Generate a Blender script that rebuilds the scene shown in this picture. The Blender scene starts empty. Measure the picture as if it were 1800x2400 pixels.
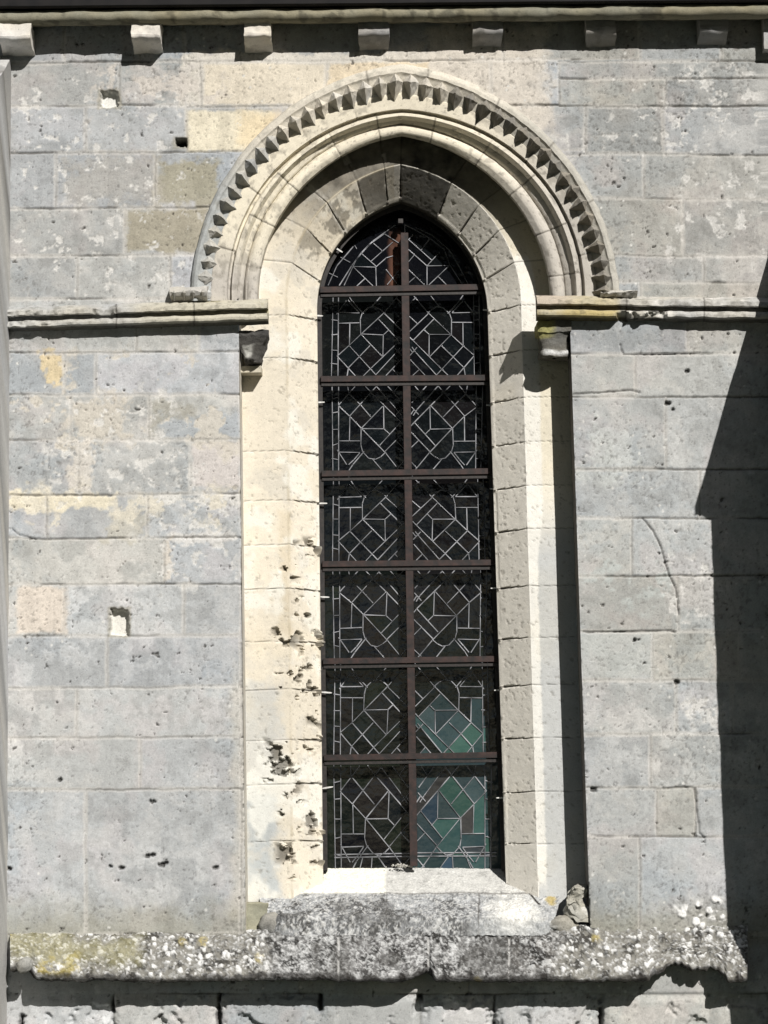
import bpy, bmesh, math, random
import numpy as np
from mathutils import Vector, Matrix

random.seed(7)
scene = bpy.context.scene
col = scene.collection

# ------------------------------------------------------------------ camera
W, H = 1800.0, 2400.0
F = 5000.0
PITCH = math.radians(7.9)
ROLL = math.radians(1.15)
YAW = math.radians(0.0)
CAM = np.array([0.0, -12.5, 2.0])
camd = bpy.data.cameras.new('camera')
cam = bpy.data.objects.new('camera', camd)
col.objects.link(cam)
scene.camera = cam
camd.sensor_fit = 'HORIZONTAL'
camd.sensor_width = 36.0
camd.lens = F / W * 36.0
camd.clip_start = 0.05
camd.clip_end = 3000
rot = Matrix.Rotation(YAW, 3, 'Z') @ Matrix.Rotation(math.pi / 2 + PITCH, 3, 'X') @ Matrix.Rotation(-ROLL, 3, 'Z')
cam.matrix_world = Matrix.Translation(Vector(CAM)) @ rot.to_4x4()
RM = np.array(rot)

def P(u, v, y=0.0):
    """point of the plane Y=y seen at photograph pixel u, v"""
    u = np.asarray(u, float); v = np.asarray(v, float); y = np.asarray(y, float)
    d = np.stack([(u - W / 2) / F, -(v - H / 2) / F, -np.ones_like(u + v)], -1) @ RM.T
    t = (y - CAM[1]) / d[..., 1]
    return CAM + d * t[..., None]

def UV(p):
    q = (np.asarray(p) - CAM) @ RM
    return W / 2 + F * q[..., 0] / -q[..., 2], H / 2 - F * q[..., 1] / -q[..., 2]

# ------------------------------------------------------------------ light
SUN = Vector((0.50, -1.0, 0.80)).normalized()
world = bpy.data.worlds.new('World')
scene.world = world
world.use_nodes = True
wn = world.node_tree
wn.nodes.clear()
sky = wn.nodes.new('ShaderNodeTexSky')
sky.sky_type = 'NISHITA'
sky.sun_disc = False
sky.sun_elevation = math.asin(SUN.z)
sky.sun_rotation = math.atan2(SUN.x, SUN.y)
bg = wn.nodes.new('ShaderNodeBackground')
bg.inputs['Strength'].default_value = 0.05
wo = wn.nodes.new('ShaderNodeOutputWorld')
wn.links.new(sky.outputs[0], bg.inputs[0])
wn.links.new(bg.outputs[0], wo.inputs[0])
sd = bpy.data.lights.new('sun', 'SUN')
sd.energy = 5.0
sd.angle = math.radians(0.5)
sd.color = (1.0, 0.96, 0.905)
so = bpy.data.objects.new('sun', sd)
col.objects.link(so)
so.rotation_euler = SUN.to_track_quat('Z', 'Y').to_euler()
scene.view_settings.view_transform = 'Standard'
scene.view_settings.look = 'None'
scene.view_settings.exposure = 0.20
scene.view_settings.gamma = 1.0
KEXP = 1.27      # photo value / albedo of a wall facing the sun

# ------------------------------------------------------------------ noise
def _h(ix, iy, iz, seed):
    h = (ix.astype(np.int64) * 374761393 + iy.astype(np.int64) * 668265263 + iz.astype(np.int64) * 2147483647 * 3 + seed * 144665) & 0xffffffff
    h = ((h ^ (h >> 13)) * 1274126177) & 0xffffffff
    h = ((h ^ (h >> 15)) * 2246822519) & 0xffffffff
    h = h ^ (h >> 16)
    return (h & 0xffffff) / float(0xffffff)

def vn(x, y, z, seed=0):
    x, y, z = np.broadcast_arrays(x, y, z)
    ix, iy, iz = np.floor(x), np.floor(y), np.floor(z)
    fx, fy, fz = x - ix, y - iy, z - iz
    ix, iy, iz = ix.astype(np.int64), iy.astype(np.int64), iz.astype(np.int64)
    fx = fx * fx * (3 - 2 * fx); fy = fy * fy * (3 - 2 * fy); fz = fz * fz * (3 - 2 * fz)
    r = 0
    for a in (0, 1):
        wx = fx if a else 1 - fx
        for b in (0, 1):
            wy = fy if b else 1 - fy
            if np.ndim(y) and not np.any(fy) and b: continue
            for c in (0, 1):
                wz = fz if c else 1 - fz
                r = r + _h(ix + a, iy + b, iz + c, seed) * wx * wy * wz
    return r

def fbm(x, y, z, s, o=4, seed=0, g=0.5):
    """-1..1"""
    r = 0; a = 1.0; t = 0
    for k in range(o):
        f = s * 2.03 ** k
        r = r + a * (vn(x * f + 17.3 * k, y * f + 5.1 * k if np.any(y) else y, z * f + 9.7 * k, seed + k) * 2 - 1)
        t += a; a *= g
    return r / t * 1.6

def worley(x, y, z, s, seed=0):
    x, y, z = x * s, y * s, z * s
    ix, iy, iz = (np.floor(q).astype(np.int64) for q in (x, y, z))
    best = np.full(x.shape, 9.0); bid = np.zeros(x.shape)
    for a in (-1, 0, 1):
        for b in (-1, 0, 1):
            for c in (-1, 0, 1):
                jx, jy, jz = ix + a, iy + b, iz + c
                px = jx + _h(jx, jy, jz, seed); py = jy + _h(jx, jy, jz, seed + 1); pz = jz + _h(jx, jy, jz, seed + 2)
                d = (px - x) ** 2 + (py - y) ** 2 + (pz - z) ** 2
                m = d < best
                best = np.where(m, d, best)
                bid = np.where(m, _h(jx, jy, jz, seed + 3), bid)
    return np.sqrt(best), bid

def sm(a, b, x):
    t = np.clip((x - a) / (b - a), 0, 1)
    return t * t * (3 - 2 * t)

def lin(c):
    c = np.asarray(c, float) / 255.0
    return np.where(c <= 0.04045, c / 12.92, ((c + 0.055) / 1.055) ** 2.4)

def A(r, g, b, k=None):
    """albedo of a stone that shows this sRGB value in full frontal sun (taking the warm sun out)"""
    return lin((r, g, b)) / (KEXP if k is None else k) / np.array([1.02, 1.0, 0.955])

def mix(c, d, m):
    return c * (1 - m[..., None]) + np.asarray(d) * m[..., None]

# ------------------------------------------------------------------ materials
def stone_mat(name, bump=0.35, scale=1.0, fleck=0.16, rough=0.9):
    m = bpy.data.materials.new(name); m.use_nodes = True
    n = m.node_tree; n.nodes.clear(); L = n.links.new
    out = n.nodes.new('ShaderNodeOutputMaterial'); bs = n.nodes.new('ShaderNodeBsdfPrincipled')
    L(bs.outputs[0], out.inputs[0])
    bs.inputs['Roughness'].default_value = rough
    bs.inputs['Specular IOR Level'].default_value = 0.15
    at = n.nodes.new('ShaderNodeAttribute'); at.attribute_name = 'Col'
    tc = n.nodes.new('ShaderNodeTexCoord')
    n1 = n.nodes.new('ShaderNodeTexNoise'); n1.inputs['Scale'].default_value = 95 * scale; n1.inputs['Detail'].default_value = 5; n1.inputs['Roughness'].default_value = 0.75
    n2 = n.nodes.new('ShaderNodeTexNoise'); n2.inputs['Scale'].default_value = 22 * scale; n2.inputs['Detail'].default_value = 6; n2.inputs['Roughness'].default_value = 0.7
    for q in (n1, n2): L(tc.outputs['Object'], q.inputs['Vector'])
    r1 = n.nodes.new('ShaderNodeMapRange'); r1.inputs[1].default_value = 0.3; r1.inputs[2].default_value = 0.7
    r1.inputs[3].default_value = 1 - fleck; r1.inputs[4].default_value = 1 + fleck
    L(n1.outputs[0], r1.inputs[0])
    r2 = n.nodes.new('ShaderNodeMapRange'); r2.inputs[1].default_value = 0.3; r2.inputs[2].default_value = 0.7
    r2.inputs[3].default_value = 1 - fleck * .55; r2.inputs[4].default_value = 1 + fleck * .55
    L(n2.outputs[0], r2.inputs[0])
    # small dark pits
    n3 = n.nodes.new('ShaderNodeTexNoise'); n3.inputs['Scale'].default_value = 120 * scale; n3.inputs['Detail'].default_value = 3; n3.inputs['Distortion'].default_value = 1.2
    L(tc.outputs['Object'], n3.inputs['Vector'])
    r3 = n.nodes.new('ShaderNodeMapRange'); r3.inputs[1].default_value = 0.29; r3.inputs[2].default_value = 0.36
    r3.inputs[3].default_value = 0.55; r3.inputs[4].default_value = 1.0
    L(n3.outputs[0], r3.inputs[0])
    def mul(a, b):
        q = n.nodes.new('ShaderNodeMath'); q.operation = 'MULTIPLY'; L(a, q.inputs[0]); L(b, q.inputs[1]); return q.outputs[0]
    f = mul(mul(r1.outputs[0], r2.outputs[0]), r3.outputs[0])
    vm = n.nodes.new('ShaderNodeVectorMath'); vm.operation = 'SCALE'
    L(at.outputs['Color'], vm.inputs[0]); L(f, vm.inputs['Scale'])
    L(vm.outputs[0], bs.inputs['Base Color'])
    bp = n.nodes.new('ShaderNodeBump'); bp.inputs['Strength'].default_value = bump; bp.inputs['Distance'].default_value = 0.006
    L(f, bp.inputs['Height']); L(bp.outputs[0], bs.inputs['Normal'])
    return m

def plain_mat(name, c, rough=0.6, metal=0.0, var=0.25, scale=30, bump=0.2, c2=None, spec=0.5):
    m = bpy.data.materials.new(name); m.use_nodes = True
    n = m.node_tree; bs = n.nodes['Principled BSDF']; L = n.links.new
    tc = n.nodes.new('ShaderNodeTexCoord'); nz = n.nodes.new('ShaderNodeTexNoise')
    nz.inputs['Scale'].default_value = scale; nz.inputs['Detail'].default_value = 6
    L(tc.outputs['Object'], nz.inputs['Vector'])
    rp = n.nodes.new('ShaderNodeValToRGB')
    c = np.array(c, float); d = c * (1 + var) if c2 is None else np.array(c2, float)
    rp.color_ramp.elements[0].position = 0.35; rp.color_ramp.elements[1].position = 0.65
    rp.color_ramp.elements[0].color = (*(c * (1 - var) if c2 is None else c), 1); rp.color_ramp.elements[1].color = (*d, 1)
    L(nz.outputs[0], rp.inputs[0]); L(rp.outputs[0], bs.inputs['Base Color'])
    bs.inputs['Roughness'].default_value = rough; bs.inputs['Metallic'].default_value = metal
    bs.inputs['Specular IOR Level'].default_value = spec
    bp = n.nodes.new('ShaderNodeBump'); bp.inputs['Strength'].default_value = bump; bp.inputs['Distance'].default_value = 0.002
    L(nz.outputs[0], bp.inputs['Height']); L(bp.outputs[0], bs.inputs['Normal'])
    return m

M_WALL = stone_mat('weathered_limestone', 0.45, 1.0, 0.15)
M_FINE = stone_mat('dressed_limestone', 0.35, 1.2, 0.09)
M_LICH = stone_mat('lichened_limestone', 0.7, 0.9, 0.24)
M_IRON = plain_mat('rusty_painted_iron', (0.006, 0.004, 0.004), 0.65, 0.0, c2=(0.032, 0.014, 0.011), scale=22, bump=0.8)
M_BLACK = plain_mat('black_iron', (0.012, 0.011, 0.011), 0.5, 0.0, c2=(0.03, 0.025, 0.023), scale=60)
M_LEAD = plain_mat('grey_lead', (0.10, 0.105, 0.115), 0.5, 0.3, c2=(0.40, 0.41, 0.44), scale=9)
M_WIRE = plain_mat('galvanised_metal', (0.55, 0.55, 0.53), 0.45, 0.2, c2=(0.8, 0.8, 0.78), scale=80)
M_GUT = plain_mat('black_gutter_metal', (0.006, 0.006, 0.007), 0.6, 0.0, c2=(0.012, 0.011, 0.011), scale=12, spec=0.2)
M_GRASS = plain_mat('grass_ground', (0.012, 0.02, 0.008), 0.95, 0.0, c2=(0.03, 0.042, 0.018), scale=3, bump=0.6)

def glass_mat():
    m = bpy.data.materials.new('stained_leaded_glass'); m.use_nodes = True
    n = m.node_tree; bs = n.nodes['Principled BSDF']; L = n.links.new
    at = n.nodes.new('ShaderNodeAttribute'); at.attribute_name = 'Col'
    L(at.outputs['Color'], bs.inputs['Base Color'])
    bs.inputs['Roughness'].default_value = 0.16
    bs.inputs['Specular IOR Level'].default_value = 0.5
    tc = n.nodes.new('ShaderNodeTexCoord'); nz = n.nodes.new('ShaderNodeTexNoise'); nz.inputs['Scale'].default_value = 9; nz.inputs['Detail'].default_value = 3
    L(tc.outputs['Object'], nz.inputs['Vector'])
    bp = n.nodes.new('ShaderNodeBump'); bp.inputs['Strength'].default_value = 0.7; bp.inputs['Distance'].default_value = 0.012
    L(nz.outputs[0], bp.inputs['Height']); L(bp.outputs[0], bs.inputs['Normal'])
    return m
M_GLASS = glass_mat()

# ------------------------------------------------------------------ mesh helpers
def obj(name, me, parent=None, mat=None, label=None):
    o = bpy.data.objects.new(name, me)
    col.objects.link(o)
    if parent is not None: o.parent = parent
    if mat is not None and not me.materials: me.materials.append(mat)
    if label: o['label'] = label
    return o

def mesh_np(name, verts, faces, colors=None, smooth=True, mat=None):
    """verts (n,3); faces (m,4) or list of tuples; vertex colours"""
    me = bpy.data.meshes.new(name)
    verts = np.ascontiguousarray(verts, dtype=np.float32).reshape(-1, 3)
    if isinstance(faces, np.ndarray):
        k = faces.shape[1]; nf = len(faces)
        me.vertices.add(len(verts)); me.vertices.foreach_set('co', verts.ravel())
        me.loops.add(nf * k); me.loops.foreach_set('vertex_index', faces.astype(np.int32).ravel())
        me.polygons.add(nf)
        me.polygons.foreach_set('loop_start', np.arange(nf, dtype=np.int32) * k)
        me.polygons.foreach_set('loop_total', np.full(nf, k, dtype=np.int32))
    else:
        me.from_pydata([tuple(v) for v in verts], [], faces)
    me.polygons.foreach_set('use_smooth', np.full(len(me.polygons), smooth))
    if colors is not None:
        ca = me.color_attributes.new('Col', 'FLOAT_COLOR', 'POINT')
        c4 = np.ones((len(verts), 4), np.float32); c4[:, :3] = np.clip(colors.reshape(-1, 3), 0.002, 0.88)
        ca.data.foreach_set('color', c4.ravel())
    me.update(calc_edges=True)
    me.validate()
    if mat: me.materials.append(mat)
    return me

def grid_faces(n, m, keep=None, flip=False):
    i, j = np.meshgrid(np.arange(n - 1), np.arange(m - 1), indexing='ij')
    a = i * m + j
    f = np.stack([a, a + 1, a + m + 1, a + m], -1).reshape(-1, 4)
    if keep is not None: f = f[keep.ravel()]
    if flip: f = f[:, ::-1]
    return f

def dfield(p, amp, s=6.0, seed=0, o=3):
    """position-only displacement so that shared edges stay shut"""
    x, y, z = p[..., 0], p[..., 1], p[..., 2]
    return np.stack([fbm(x, y + 3.1, z, s, o, seed), fbm(x, y + 7.7, z, s, o, seed + 50), fbm(x, y + 1.3, z, s, o, seed + 90)], -1) * amp

def refine(pts, step):
    pts = np.asarray(pts, float); out = [pts[0]]
    for a, b in zip(pts[:-1], pts[1:]):
        n = max(1, int(math.ceil(np.linalg.norm(b - a) / step)))
        for k in range(1, n + 1): out.append(a + (b - a) * k / n)
    return np.array(out)

def shade_stone(p, base, seed=0, blotch=0.12, warm=0.04, dirt=0.0, white=0.0):
    """base colour with natural variation"""
    x, y, z = p[..., 0], p[..., 1] + 0.37, p[..., 2]
    n1 = fbm(x, y, z, 3.0, 4, seed + 1); n2 = fbm(x, y, z, 14.0, 4, seed + 2, 0.6); n3 = fbm(x, y, z, 5.0, 3, seed + 3)
    c = np.broadcast_to(np.asarray(base, float), p.shape).copy()
    c = c * (1 + blotch * n1 + blotch * 0.8 * n2)[..., None]
    c = c * (1 + warm * n3[..., None] * np.array([1, 0.2, -1.3]))
    if dirt: c = mix(c, c * np.array([.32, .32, .33]), sm(0.25, 0.6, n2 + 0.5 * n1) * dirt)
    if white: c = mix(c, A(232, 230, 222), sm(0.35, 0.5, fbm(x, y, z, 10, 4, seed + 8, .6)) * white)
    return c

def extrude_x(name, prof_a, prof_b, parent, mat, base, step=0.012, amp=0.004, seed=0, cyc=False, cap=True, label=None, xmod=None, colf=None, blotch=.14, dirt=0.0, white=0.0, s=9.0):
    """loft between two cross sections lying at two ends (lists of 3d points)"""
    a = np.asarray(prof_a, float); b = np.asarray(prof_b, float)
    if cyc: a = np.vstack([a, a[:1]]); b = np.vstack([b, b[:1]])
    # refine both consistently
    pa, pb = [a[0]], [b[0]]
    for k in range(len(a) - 1):
        n = max(1, int(math.ceil(np.linalg.norm(a[k + 1] - a[k]) / step)))
        for q in range(1, n + 1):
            pa.append(a[k] + (a[k + 1] - a[k]) * q / n); pb.append(b[k] + (b[k + 1] - b[k]) * q / n)
    pa = np.array(pa); pb = np.array(pb)
    n = max(2, int(np.linalg.norm(pb[0] - pa[0]) / step) + 1)
    t = np.linspace(0, 1, n)[:, None, None]
    g = pa[None] * (1 - t) + pb[None] * t
    if xmod is not None: g = xmod(g)
    col_ = shade_stone(g, base, seed, blotch, .05, dirt, white)
    if colf is not None: col_ = colf(g, col_)
    g = g + dfield(g, amp, s, seed)
    m = g.shape[1]
    verts = g.reshape(-1, 3); faces = [tuple(f) for f in grid_faces(n, m)]
    if cap and cyc:
        faces.append(tuple(range(m - 2, -1, -1)))
        faces.append(tuple((n - 1) * m + k for k in range(m - 1)))
    me = mesh_np(name, verts, faces, col_.reshape(-1, 3), True, mat)
    try: me.set_sharp_from_angle(angle=math.radians(50))
    except Exception: pass
    return obj(name, me, parent, None, label)

def box_stone(name, x0, x1, y0, y1, z0, z1, parent, mat, base, **k):
    pa = [(x0, y0, z0), (x0, y0, z1), (x0, y1, z1), (x0, y1, z0)]
    pb = [(x1, y0, z0), (x1, y0, z1), (x1, y1, z1), (x1, y1, z0)]
    return extrude_x(name, pa[::-1], pb[::-1], parent, mat, base, cyc=True, **k)

def empty(name, loc=(0, 0, 0), label=None, cat=None, group=None):
    o = bpy.data.objects.new(name, None); col.objects.link(o); o.location = loc
    if label: o['label'] = label
    if cat: o['category'] = cat
    if group: o['group'] = group
    return o

# ------------------------------------------------------------------ ground
g = 400.0
me = mesh_np('ground', np.array([[-g, -g, 0], [g, -g, 0], [g, g, 0], [-g, g, 0]]), [(0, 1, 2, 3)], None, False, M_GRASS)
gr = obj('ground', me); gr['kind'] = 'structure'

church = empty('church', (0, 0, 0), 'weathered pale limestone church wall with a tall pointed window, toothed arch and lichened sill', 'church')
church['kind'] = 'thing'

# ------------------------------------------------------------------ key lines (photo pixels)
def edgeL(v): return 559 + (v - 700) * (575 - 559) / 1400.0
def edgeR(v): return 1334 + (v - 700) * (1381 - 1334) / 1400.0
VS = 705.0       # springing
VB = 2190.0      # foot of the jambs
D1, D2, D3 = 0.22, 0.385, 0.60

def prof(xlb, xls, xrs, xrb, xa, va, dep, dep_from=None, VS=VS):
    """anchor points in the world for one line of a moulding round the window"""
    d = dep
    if dep_from is None:
        lb, ls, rs, rb, ap = P(xlb, VB, d), P(xls, VS, d), P(xrs, VS, d), P(xrb, VB, d), P(xa, va, d)
    else:
        lb, ls, rs, rb, ap = (P(a, b, dep_from) for a, b in ((xlb, VB), (xls, VS), (xrs, VS), (xrb, VB), (xa, va)))
        for q in (lb, ls, rs, rb, ap): q[1] = d
    return lb, ls, rs, rb, ap

def arc(f, ap, t, bulge=0.0):
    """pointed-arch half from foot f (t=0) to apex (t=1)"""
    w = abs(ap[0] - f[0]); h = ap[2] - f[2]; sg = 1 if ap[0] > f[0] else -1
    R = (w * w + h * h) / (2 * w); cx = f[0] + sg * R
    a1 = math.atan2(h, (R - w))            # angle at apex measured from the foot side
    a = np.asarray(t) * a1
    Rb = R + bulge * np.sin(np.asarray(t) * math.pi)
    x = cx - sg * Rb * np.cos(a); z = f[2] + Rb * np.sin(a)
    return np.stack([x, np.full_like(x, f[1]), z], -1)

def path_line(anc, nv, na, legs=True):
    lb, ls, rs, rb, ap = anc[:5]
    bl, br = anc[5] if len(anc) > 5 else (0., 0.)
    out = []
    if legs:
        t = np.linspace(0, 1, nv, endpoint=False)[:, None]; out.append(lb + (ls - lb) * t)
    out.append(arc(ls, ap, np.linspace(0, 1, na, endpoint=False), bl))
    out.append(arc(rs, ap, np.linspace(1, 0, na + 1), br)[:-1] if legs else arc(rs, ap, np.linspace(1, 0, na + 1), br))
    if legs:
        t = np.linspace(0, 1, nv + 1)[:, None]; out.append(rs + (rb - rs) * t)
    return np.concatenate(out)

def sweep(ancs, nv, na, step, legs=True):
    lines = [path_line(a, nv, na, legs) for a in ancs]
    cols = [lines[0]]; kk = [0.0]
    for i in range(len(lines) - 1):
        d = np.linalg.norm(lines[i + 1] - lines[i], axis=1).max()
        n = max(1, int(math.ceil(d / step)))
        for q in range(1, n + 1):
            cols.append(lines[i] + (lines[i + 1] - lines[i]) * q / n); kk.append(i + q / n)
    return np.stack(cols, 1), np.array(kk)     # (path, prof, 3)

def path_param(nv, na, legs=True):
    """-2..-1 left leg (foot..springing), -1..0 left arch, 0..1 right arch, 1..2 right leg"""
    o = []
    if legs: o.append(np.linspace(-2, -1, nv, endpoint=False))
    o.append(np.linspace(-1, 0, na, endpoint=False))
    o.append(np.linspace(0, 1, na + 1)[:-1] if legs else np.linspace(0, 1, na + 1))
    if legs: o.append(np.linspace(1, 2, nv + 1))
    return np.concatenate(o)

def rag(u, v, u0, v0, u1, v1, wob=0.0, soft=4.0):
    """soft rectangle mask in pixels, wob = noise added to the distance"""
    d = np.minimum(np.minimum(u - u0, u1 - u), np.minimum(v - v0, v1 - v)) + wob
    return sm(-soft, soft, d)

# ------------------------------------------------------------------ the wall sheet
def build_wall():
    pl = P(0, 1200)[0] - 0.03; pr = P(1800, 1200)[0] + 0.05
    zt = P(900, -60)[2]; zb = P(900, 2460)[2]
    st = 0.0062
    xs = np.concatenate([np.linspace(pl - 1.0, pl, 12, endpoint=False), np.arange(pl, pr, st), np.linspace(pr + st, pr + 1.4, 14)])
    zs = np.concatenate([np.linspace(0, zb, 14, endpoint=False), np.arange(zb, zt, st), np.linspace(zt + st, zt + 0.6, 8)])
    X, Z = np.meshgrid(xs, zs, indexing='ij')
    p0 = np.stack([X, np.zeros_like(X), Z], -1)
    U, V = UV(p0)
    n1 = fbm(X, 0., Z, 2.2, 4, 11); n2 = fbm(X, 0., Z, 12.0, 4, 12, 0.6); n3 = fbm(X, 0., Z, 45.0, 3, 13, .6); n4 = fbm(X, 0., Z, 5.0, 4, 14, .55)
    wu = n4 * 2.2 + n3 * 1.0; wv = n1 * 1.6 + fbm(X, 0., Z, 7.0, 3, 15) * 1.3 + n3 * .9
    u = U + wu; v = V + wv
    # --- courses: (zone u0,u1, v edges, verticals per course)
    L, Rr = -60, 565
    courses = []
    def zone(u0, u1, vv, verts, tilt=0.0):
        for k in range(len(vv) - 1):
            e = [u0[k] if isinstance(u0, list) else u0] + list(verts[k]) + [u1[k] if isinstance(u1, list) else u1]
            for q in range(len(e) - 1): courses.append((e[q], vv[k], e[q + 1], vv[k + 1], tilt))
    zone(-60, [430, 470, 436, 640, 640, 640], [-80, 145, 248, 357, 487, 598, 700], [[150, 330], [280], [200], [130, 365], [292], [180, 400]], -0.006)
    zone([430, 470, 436], [1500, 1310, 1372], [-80, 145, 250, 357], [[640, 900, 1180], [765, 1150], []], -0.004)
    zone([1500, 1310, 1310, 1372, 1200, 1200, 1200, 1200], 1900, [-80, 145, 186, 250, 362, 466, 600, 662, 702], [[1690], [], [1560], [1555], [1307, 1508], [1600], [1650], [1500]], 0.0)
    zone(-60, 565, [700, 825, 924, 1031, 1159, 1261, 1369, 1490, 1610, 1728, 1850, 2190], [[320, 465], [150, 225], [165, 350], [185, 445], [110, 345], [385], [150, 430], [250], [180], [330], [200]], -0.006)
    zone(565, 640, [700, 850, 1058, 1170, 1380, 1500, 1612, 1838, 1970, 2190], [[]] * 9, 0)
    zone(1330, 1900, [700, 829, 930, 1100, 1215, 1350, 1480, 1595, 1721, 1846, 1960, 2190], [[1612], [1490], [1560], [1640], [1480], [1590], [1531, 1735], [1585, 1715], [1525], [1540, 1630], [1500]], 0.0)
    zone(-60, 2000, [2190, 2330, 2500], [[300, 700, 1100, 1500], [50, 265, 515, 750, 985, 1160, 1410, 1662]], 0)
    ed = np.full(X.shape, 30.0); edv = ed.copy(); edh = ed.copy(); bid = np.zeros(X.shape)
    uc = U.copy()
    rs = np.random.RandomState(5)
    tint = np.zeros(X.shape); off = np.zeros(X.shape); hue = np.zeros(X.shape); vert = np.zeros(X.shape)
    for (a, b, c, d, tl) in courses:
        # jamb side edges follow the window edge lines
        tv = tl * (U - 300)
        m = (u >= a) & (u < c) & (v - tv >= b) & (v - tv < d)
        if not m.any(): continue
        du = np.minimum(u[m] - a, c - u[m]); dv = np.minimum(v[m] - tv[m] - b, d - (v[m] - tv[m]))
        ed[m] = np.minimum(du, dv); edv[m] = du; edh[m] = dv
        tint[m] = rs.uniform(-1, 1); off[m] = rs.uniform(-1, 1); hue[m] = rs.uniform(-1, 1)
    # --- colour
    grey = A(190, 191, 188); blue = A(178, 184, 186); cream = A(226, 216, 196); olive = A(168, 162, 142); lilac = A(192, 186, 182)
    C = np.broadcast_to(grey, p0.shape).copy()
    C = mix(C, blue, sm(-.1, .6, n1) * .55)
    C = mix(C, lilac, sm(0.0, .6, n4) * .5)
    nb = fbm(X, 0., Z, 1.3, 3, 18); nc = fbm(X, 0., Z, 8.5, 5, 19, .62)
    C = mix(C, A(206, 204, 198), sm(.12, .45, nc + .3 * nb) * .45)
    C = mix(C, A(160, 160, 156), sm(.12, .5, -nc + .4 * nb) * .45)
    C = C * (1 + 0.075 * tint + 0.06 * n2 + 0.09 * n4 + .08 * nb)[..., None]
    C = C * (1 + 0.03 * hue[..., None] * np.array([1, .3, -1.2]))
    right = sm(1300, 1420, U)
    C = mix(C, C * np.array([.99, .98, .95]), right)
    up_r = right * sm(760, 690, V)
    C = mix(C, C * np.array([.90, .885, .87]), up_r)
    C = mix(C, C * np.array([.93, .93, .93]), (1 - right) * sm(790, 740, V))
    wob = n2 * 16 + n3 * 8 + n4 * 10
    def patch(u0, v0, u1, v1, c, k=1.0, ws=1.0, soft=5):
        nonlocal C
        C = mix(C, np.asarray(c) * (1 + .10 * n2 + .05 * n3)[..., None], rag(U, V, u0, v0, u1, v1, wob * ws, soft) * k)
    # new cream stones round the head of the window
    patch(420, 120, 1130, 250, A(226, 219, 204), .85, .5)
    patch(900, 110, 1260, 260, A(218, 210, 196), .7, .9, 20)
    patch(1000, 60, 1290, 300, A(220, 211, 196), .8, .9, 20)
    patch(478, 150, 765, 246, A(230, 219, 197), .9, .15)
    patch(770, 146, 1000, 220, A(232, 214, 182), .8, .3)
    patch(436, 258, 640, 356, A(236, 226, 200), .95, .25)
    patch(560, 262, 650, 340, A(236, 214, 172), .6, .7, 20)
    patch(300, 145, 460, 240, A(206, 200, 192), .6, 1.6, 15)
    patch(30, 255, 430, 340, A(196, 198, 198), .5, 1.6, 15)
    # olive stained blocks upper left
    patch(365, 372, 520, 478, A(170, 163, 138), .8, .9, 12)
    patch(295, 492, 480, 590, A(168, 160, 138), .85, .6, 8)
    patch(150, 370, 380, 480, A(178, 172, 160), .5, 1.5, 15)
    # left wall repairs
    patch(95, 828, 150, 900, A(226, 205, 160), .8, .9, 6)
    patch(150, 828, 224, 922, A(165, 170, 172), .7, .4, 5)
    patch(355, 940, 470, 1020, A(168, 164, 150), .75, .9, 12)
    patch(160, 930, 300, 1030, A(214, 205, 188), .7, 1.4, 12)
    patch(448, 1036, 562, 1140, A(218, 210, 202), .9, .25, 4)
    patch(25, 1160, 268, 1195, A(232, 222, 196), .9, .8, 6)
    patch(165, 1030, 210, 1150, A(224, 216, 202), .7, .9, 6)
    patch(330, 1160, 560, 1180, A(230, 226, 216), .8, .8, 6)
    patch(390, 1250, 562, 1272, A(228, 224, 216), .8, .6, 5)
    patch(384, 1262, 400, 1360, A(226, 216, 200), .8, .5, 4)
    patch(250, 1200, 345, 1262, A(196, 190, 172), .6, 1.3, 10)
    patch(38, 1374, 158, 1486, A(226, 214, 198), .9, .35, 6)
    patch(380, 970, 562, 1030, A(178, 184, 188), .7, .8, 10)
    # right wall
    patch(1400, 1010, 1480, 1110, A(206, 208, 202), .6, 1.2, 12)
    patch(1350, 1480, 1530, 1590, A(192, 194, 186), .5, .6, 10)
    # ragged white flaking scattered in bands
    def flakes(u0, v0, u1, v1, dens, c=A(224, 221, 213), sc=16, seed=30):
        nonlocal C
        f = fbm(X, 0., Z, sc, 5, seed, .62)
        m = sm(dens - .02, dens + .16, f) * rag(U, V, u0, v0, u1, v1, wob * 2, 25)
        C = mix(C, c, m * .8)
        return m
    fl = flakes(120, 920, 420, 1170, .34) + flakes(330, 1160, 565, 1370, .30, seed=33) + flakes(30, 180, 430, 480, .42, seed=35) + flakes(1560, 150, 1800, 300, .30, seed=36)
    fl = fl + flakes(1330, 330, 1800, 360, .3, seed=37) * 0 + flakes(1420, 255, 1640, 360, .30, seed=38) + flakes(1580, 380, 1800, 480, .34, seed=39) + flakes(1560, 480, 1780, 600, .22, seed=40)
    fl = fl + flakes(1560, 1300, 1680, 1460, .28, seed=41) + flakes(1620, 1650, 1690, 1720, .05, seed=42) + flakes(30, 500, 560, 705, .48, seed=43) + flakes(380, 1040, 460, 1160, .1, seed=46)
    fl = fl + flakes(25, 1155, 560, 1215, .10, A(228, 220, 200), 9, 47) * .6 + flakes(25, 830, 560, 1060, .36, A(216, 208, 192), 7, 48) * .6 + flakes(230, 140, 520, 260, .12, A(214, 206, 194), 8, 49) * .5
    flakes(1340, 990, 1500, 1120, .10, A(204, 206, 200), 9, 51); flakes(1340, 1230, 1560, 1420, .22, A(196, 200, 194), 6, 53)
    # pits
    pit = sm(.66, .80, fbm(X, 0., Z, 60, 3, 50, .6) + .35 * n1)
    big = sm(.93, 1.0, fbm(X, 0., Z, 26, 4, 52, .6) + .12 * n4)
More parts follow.
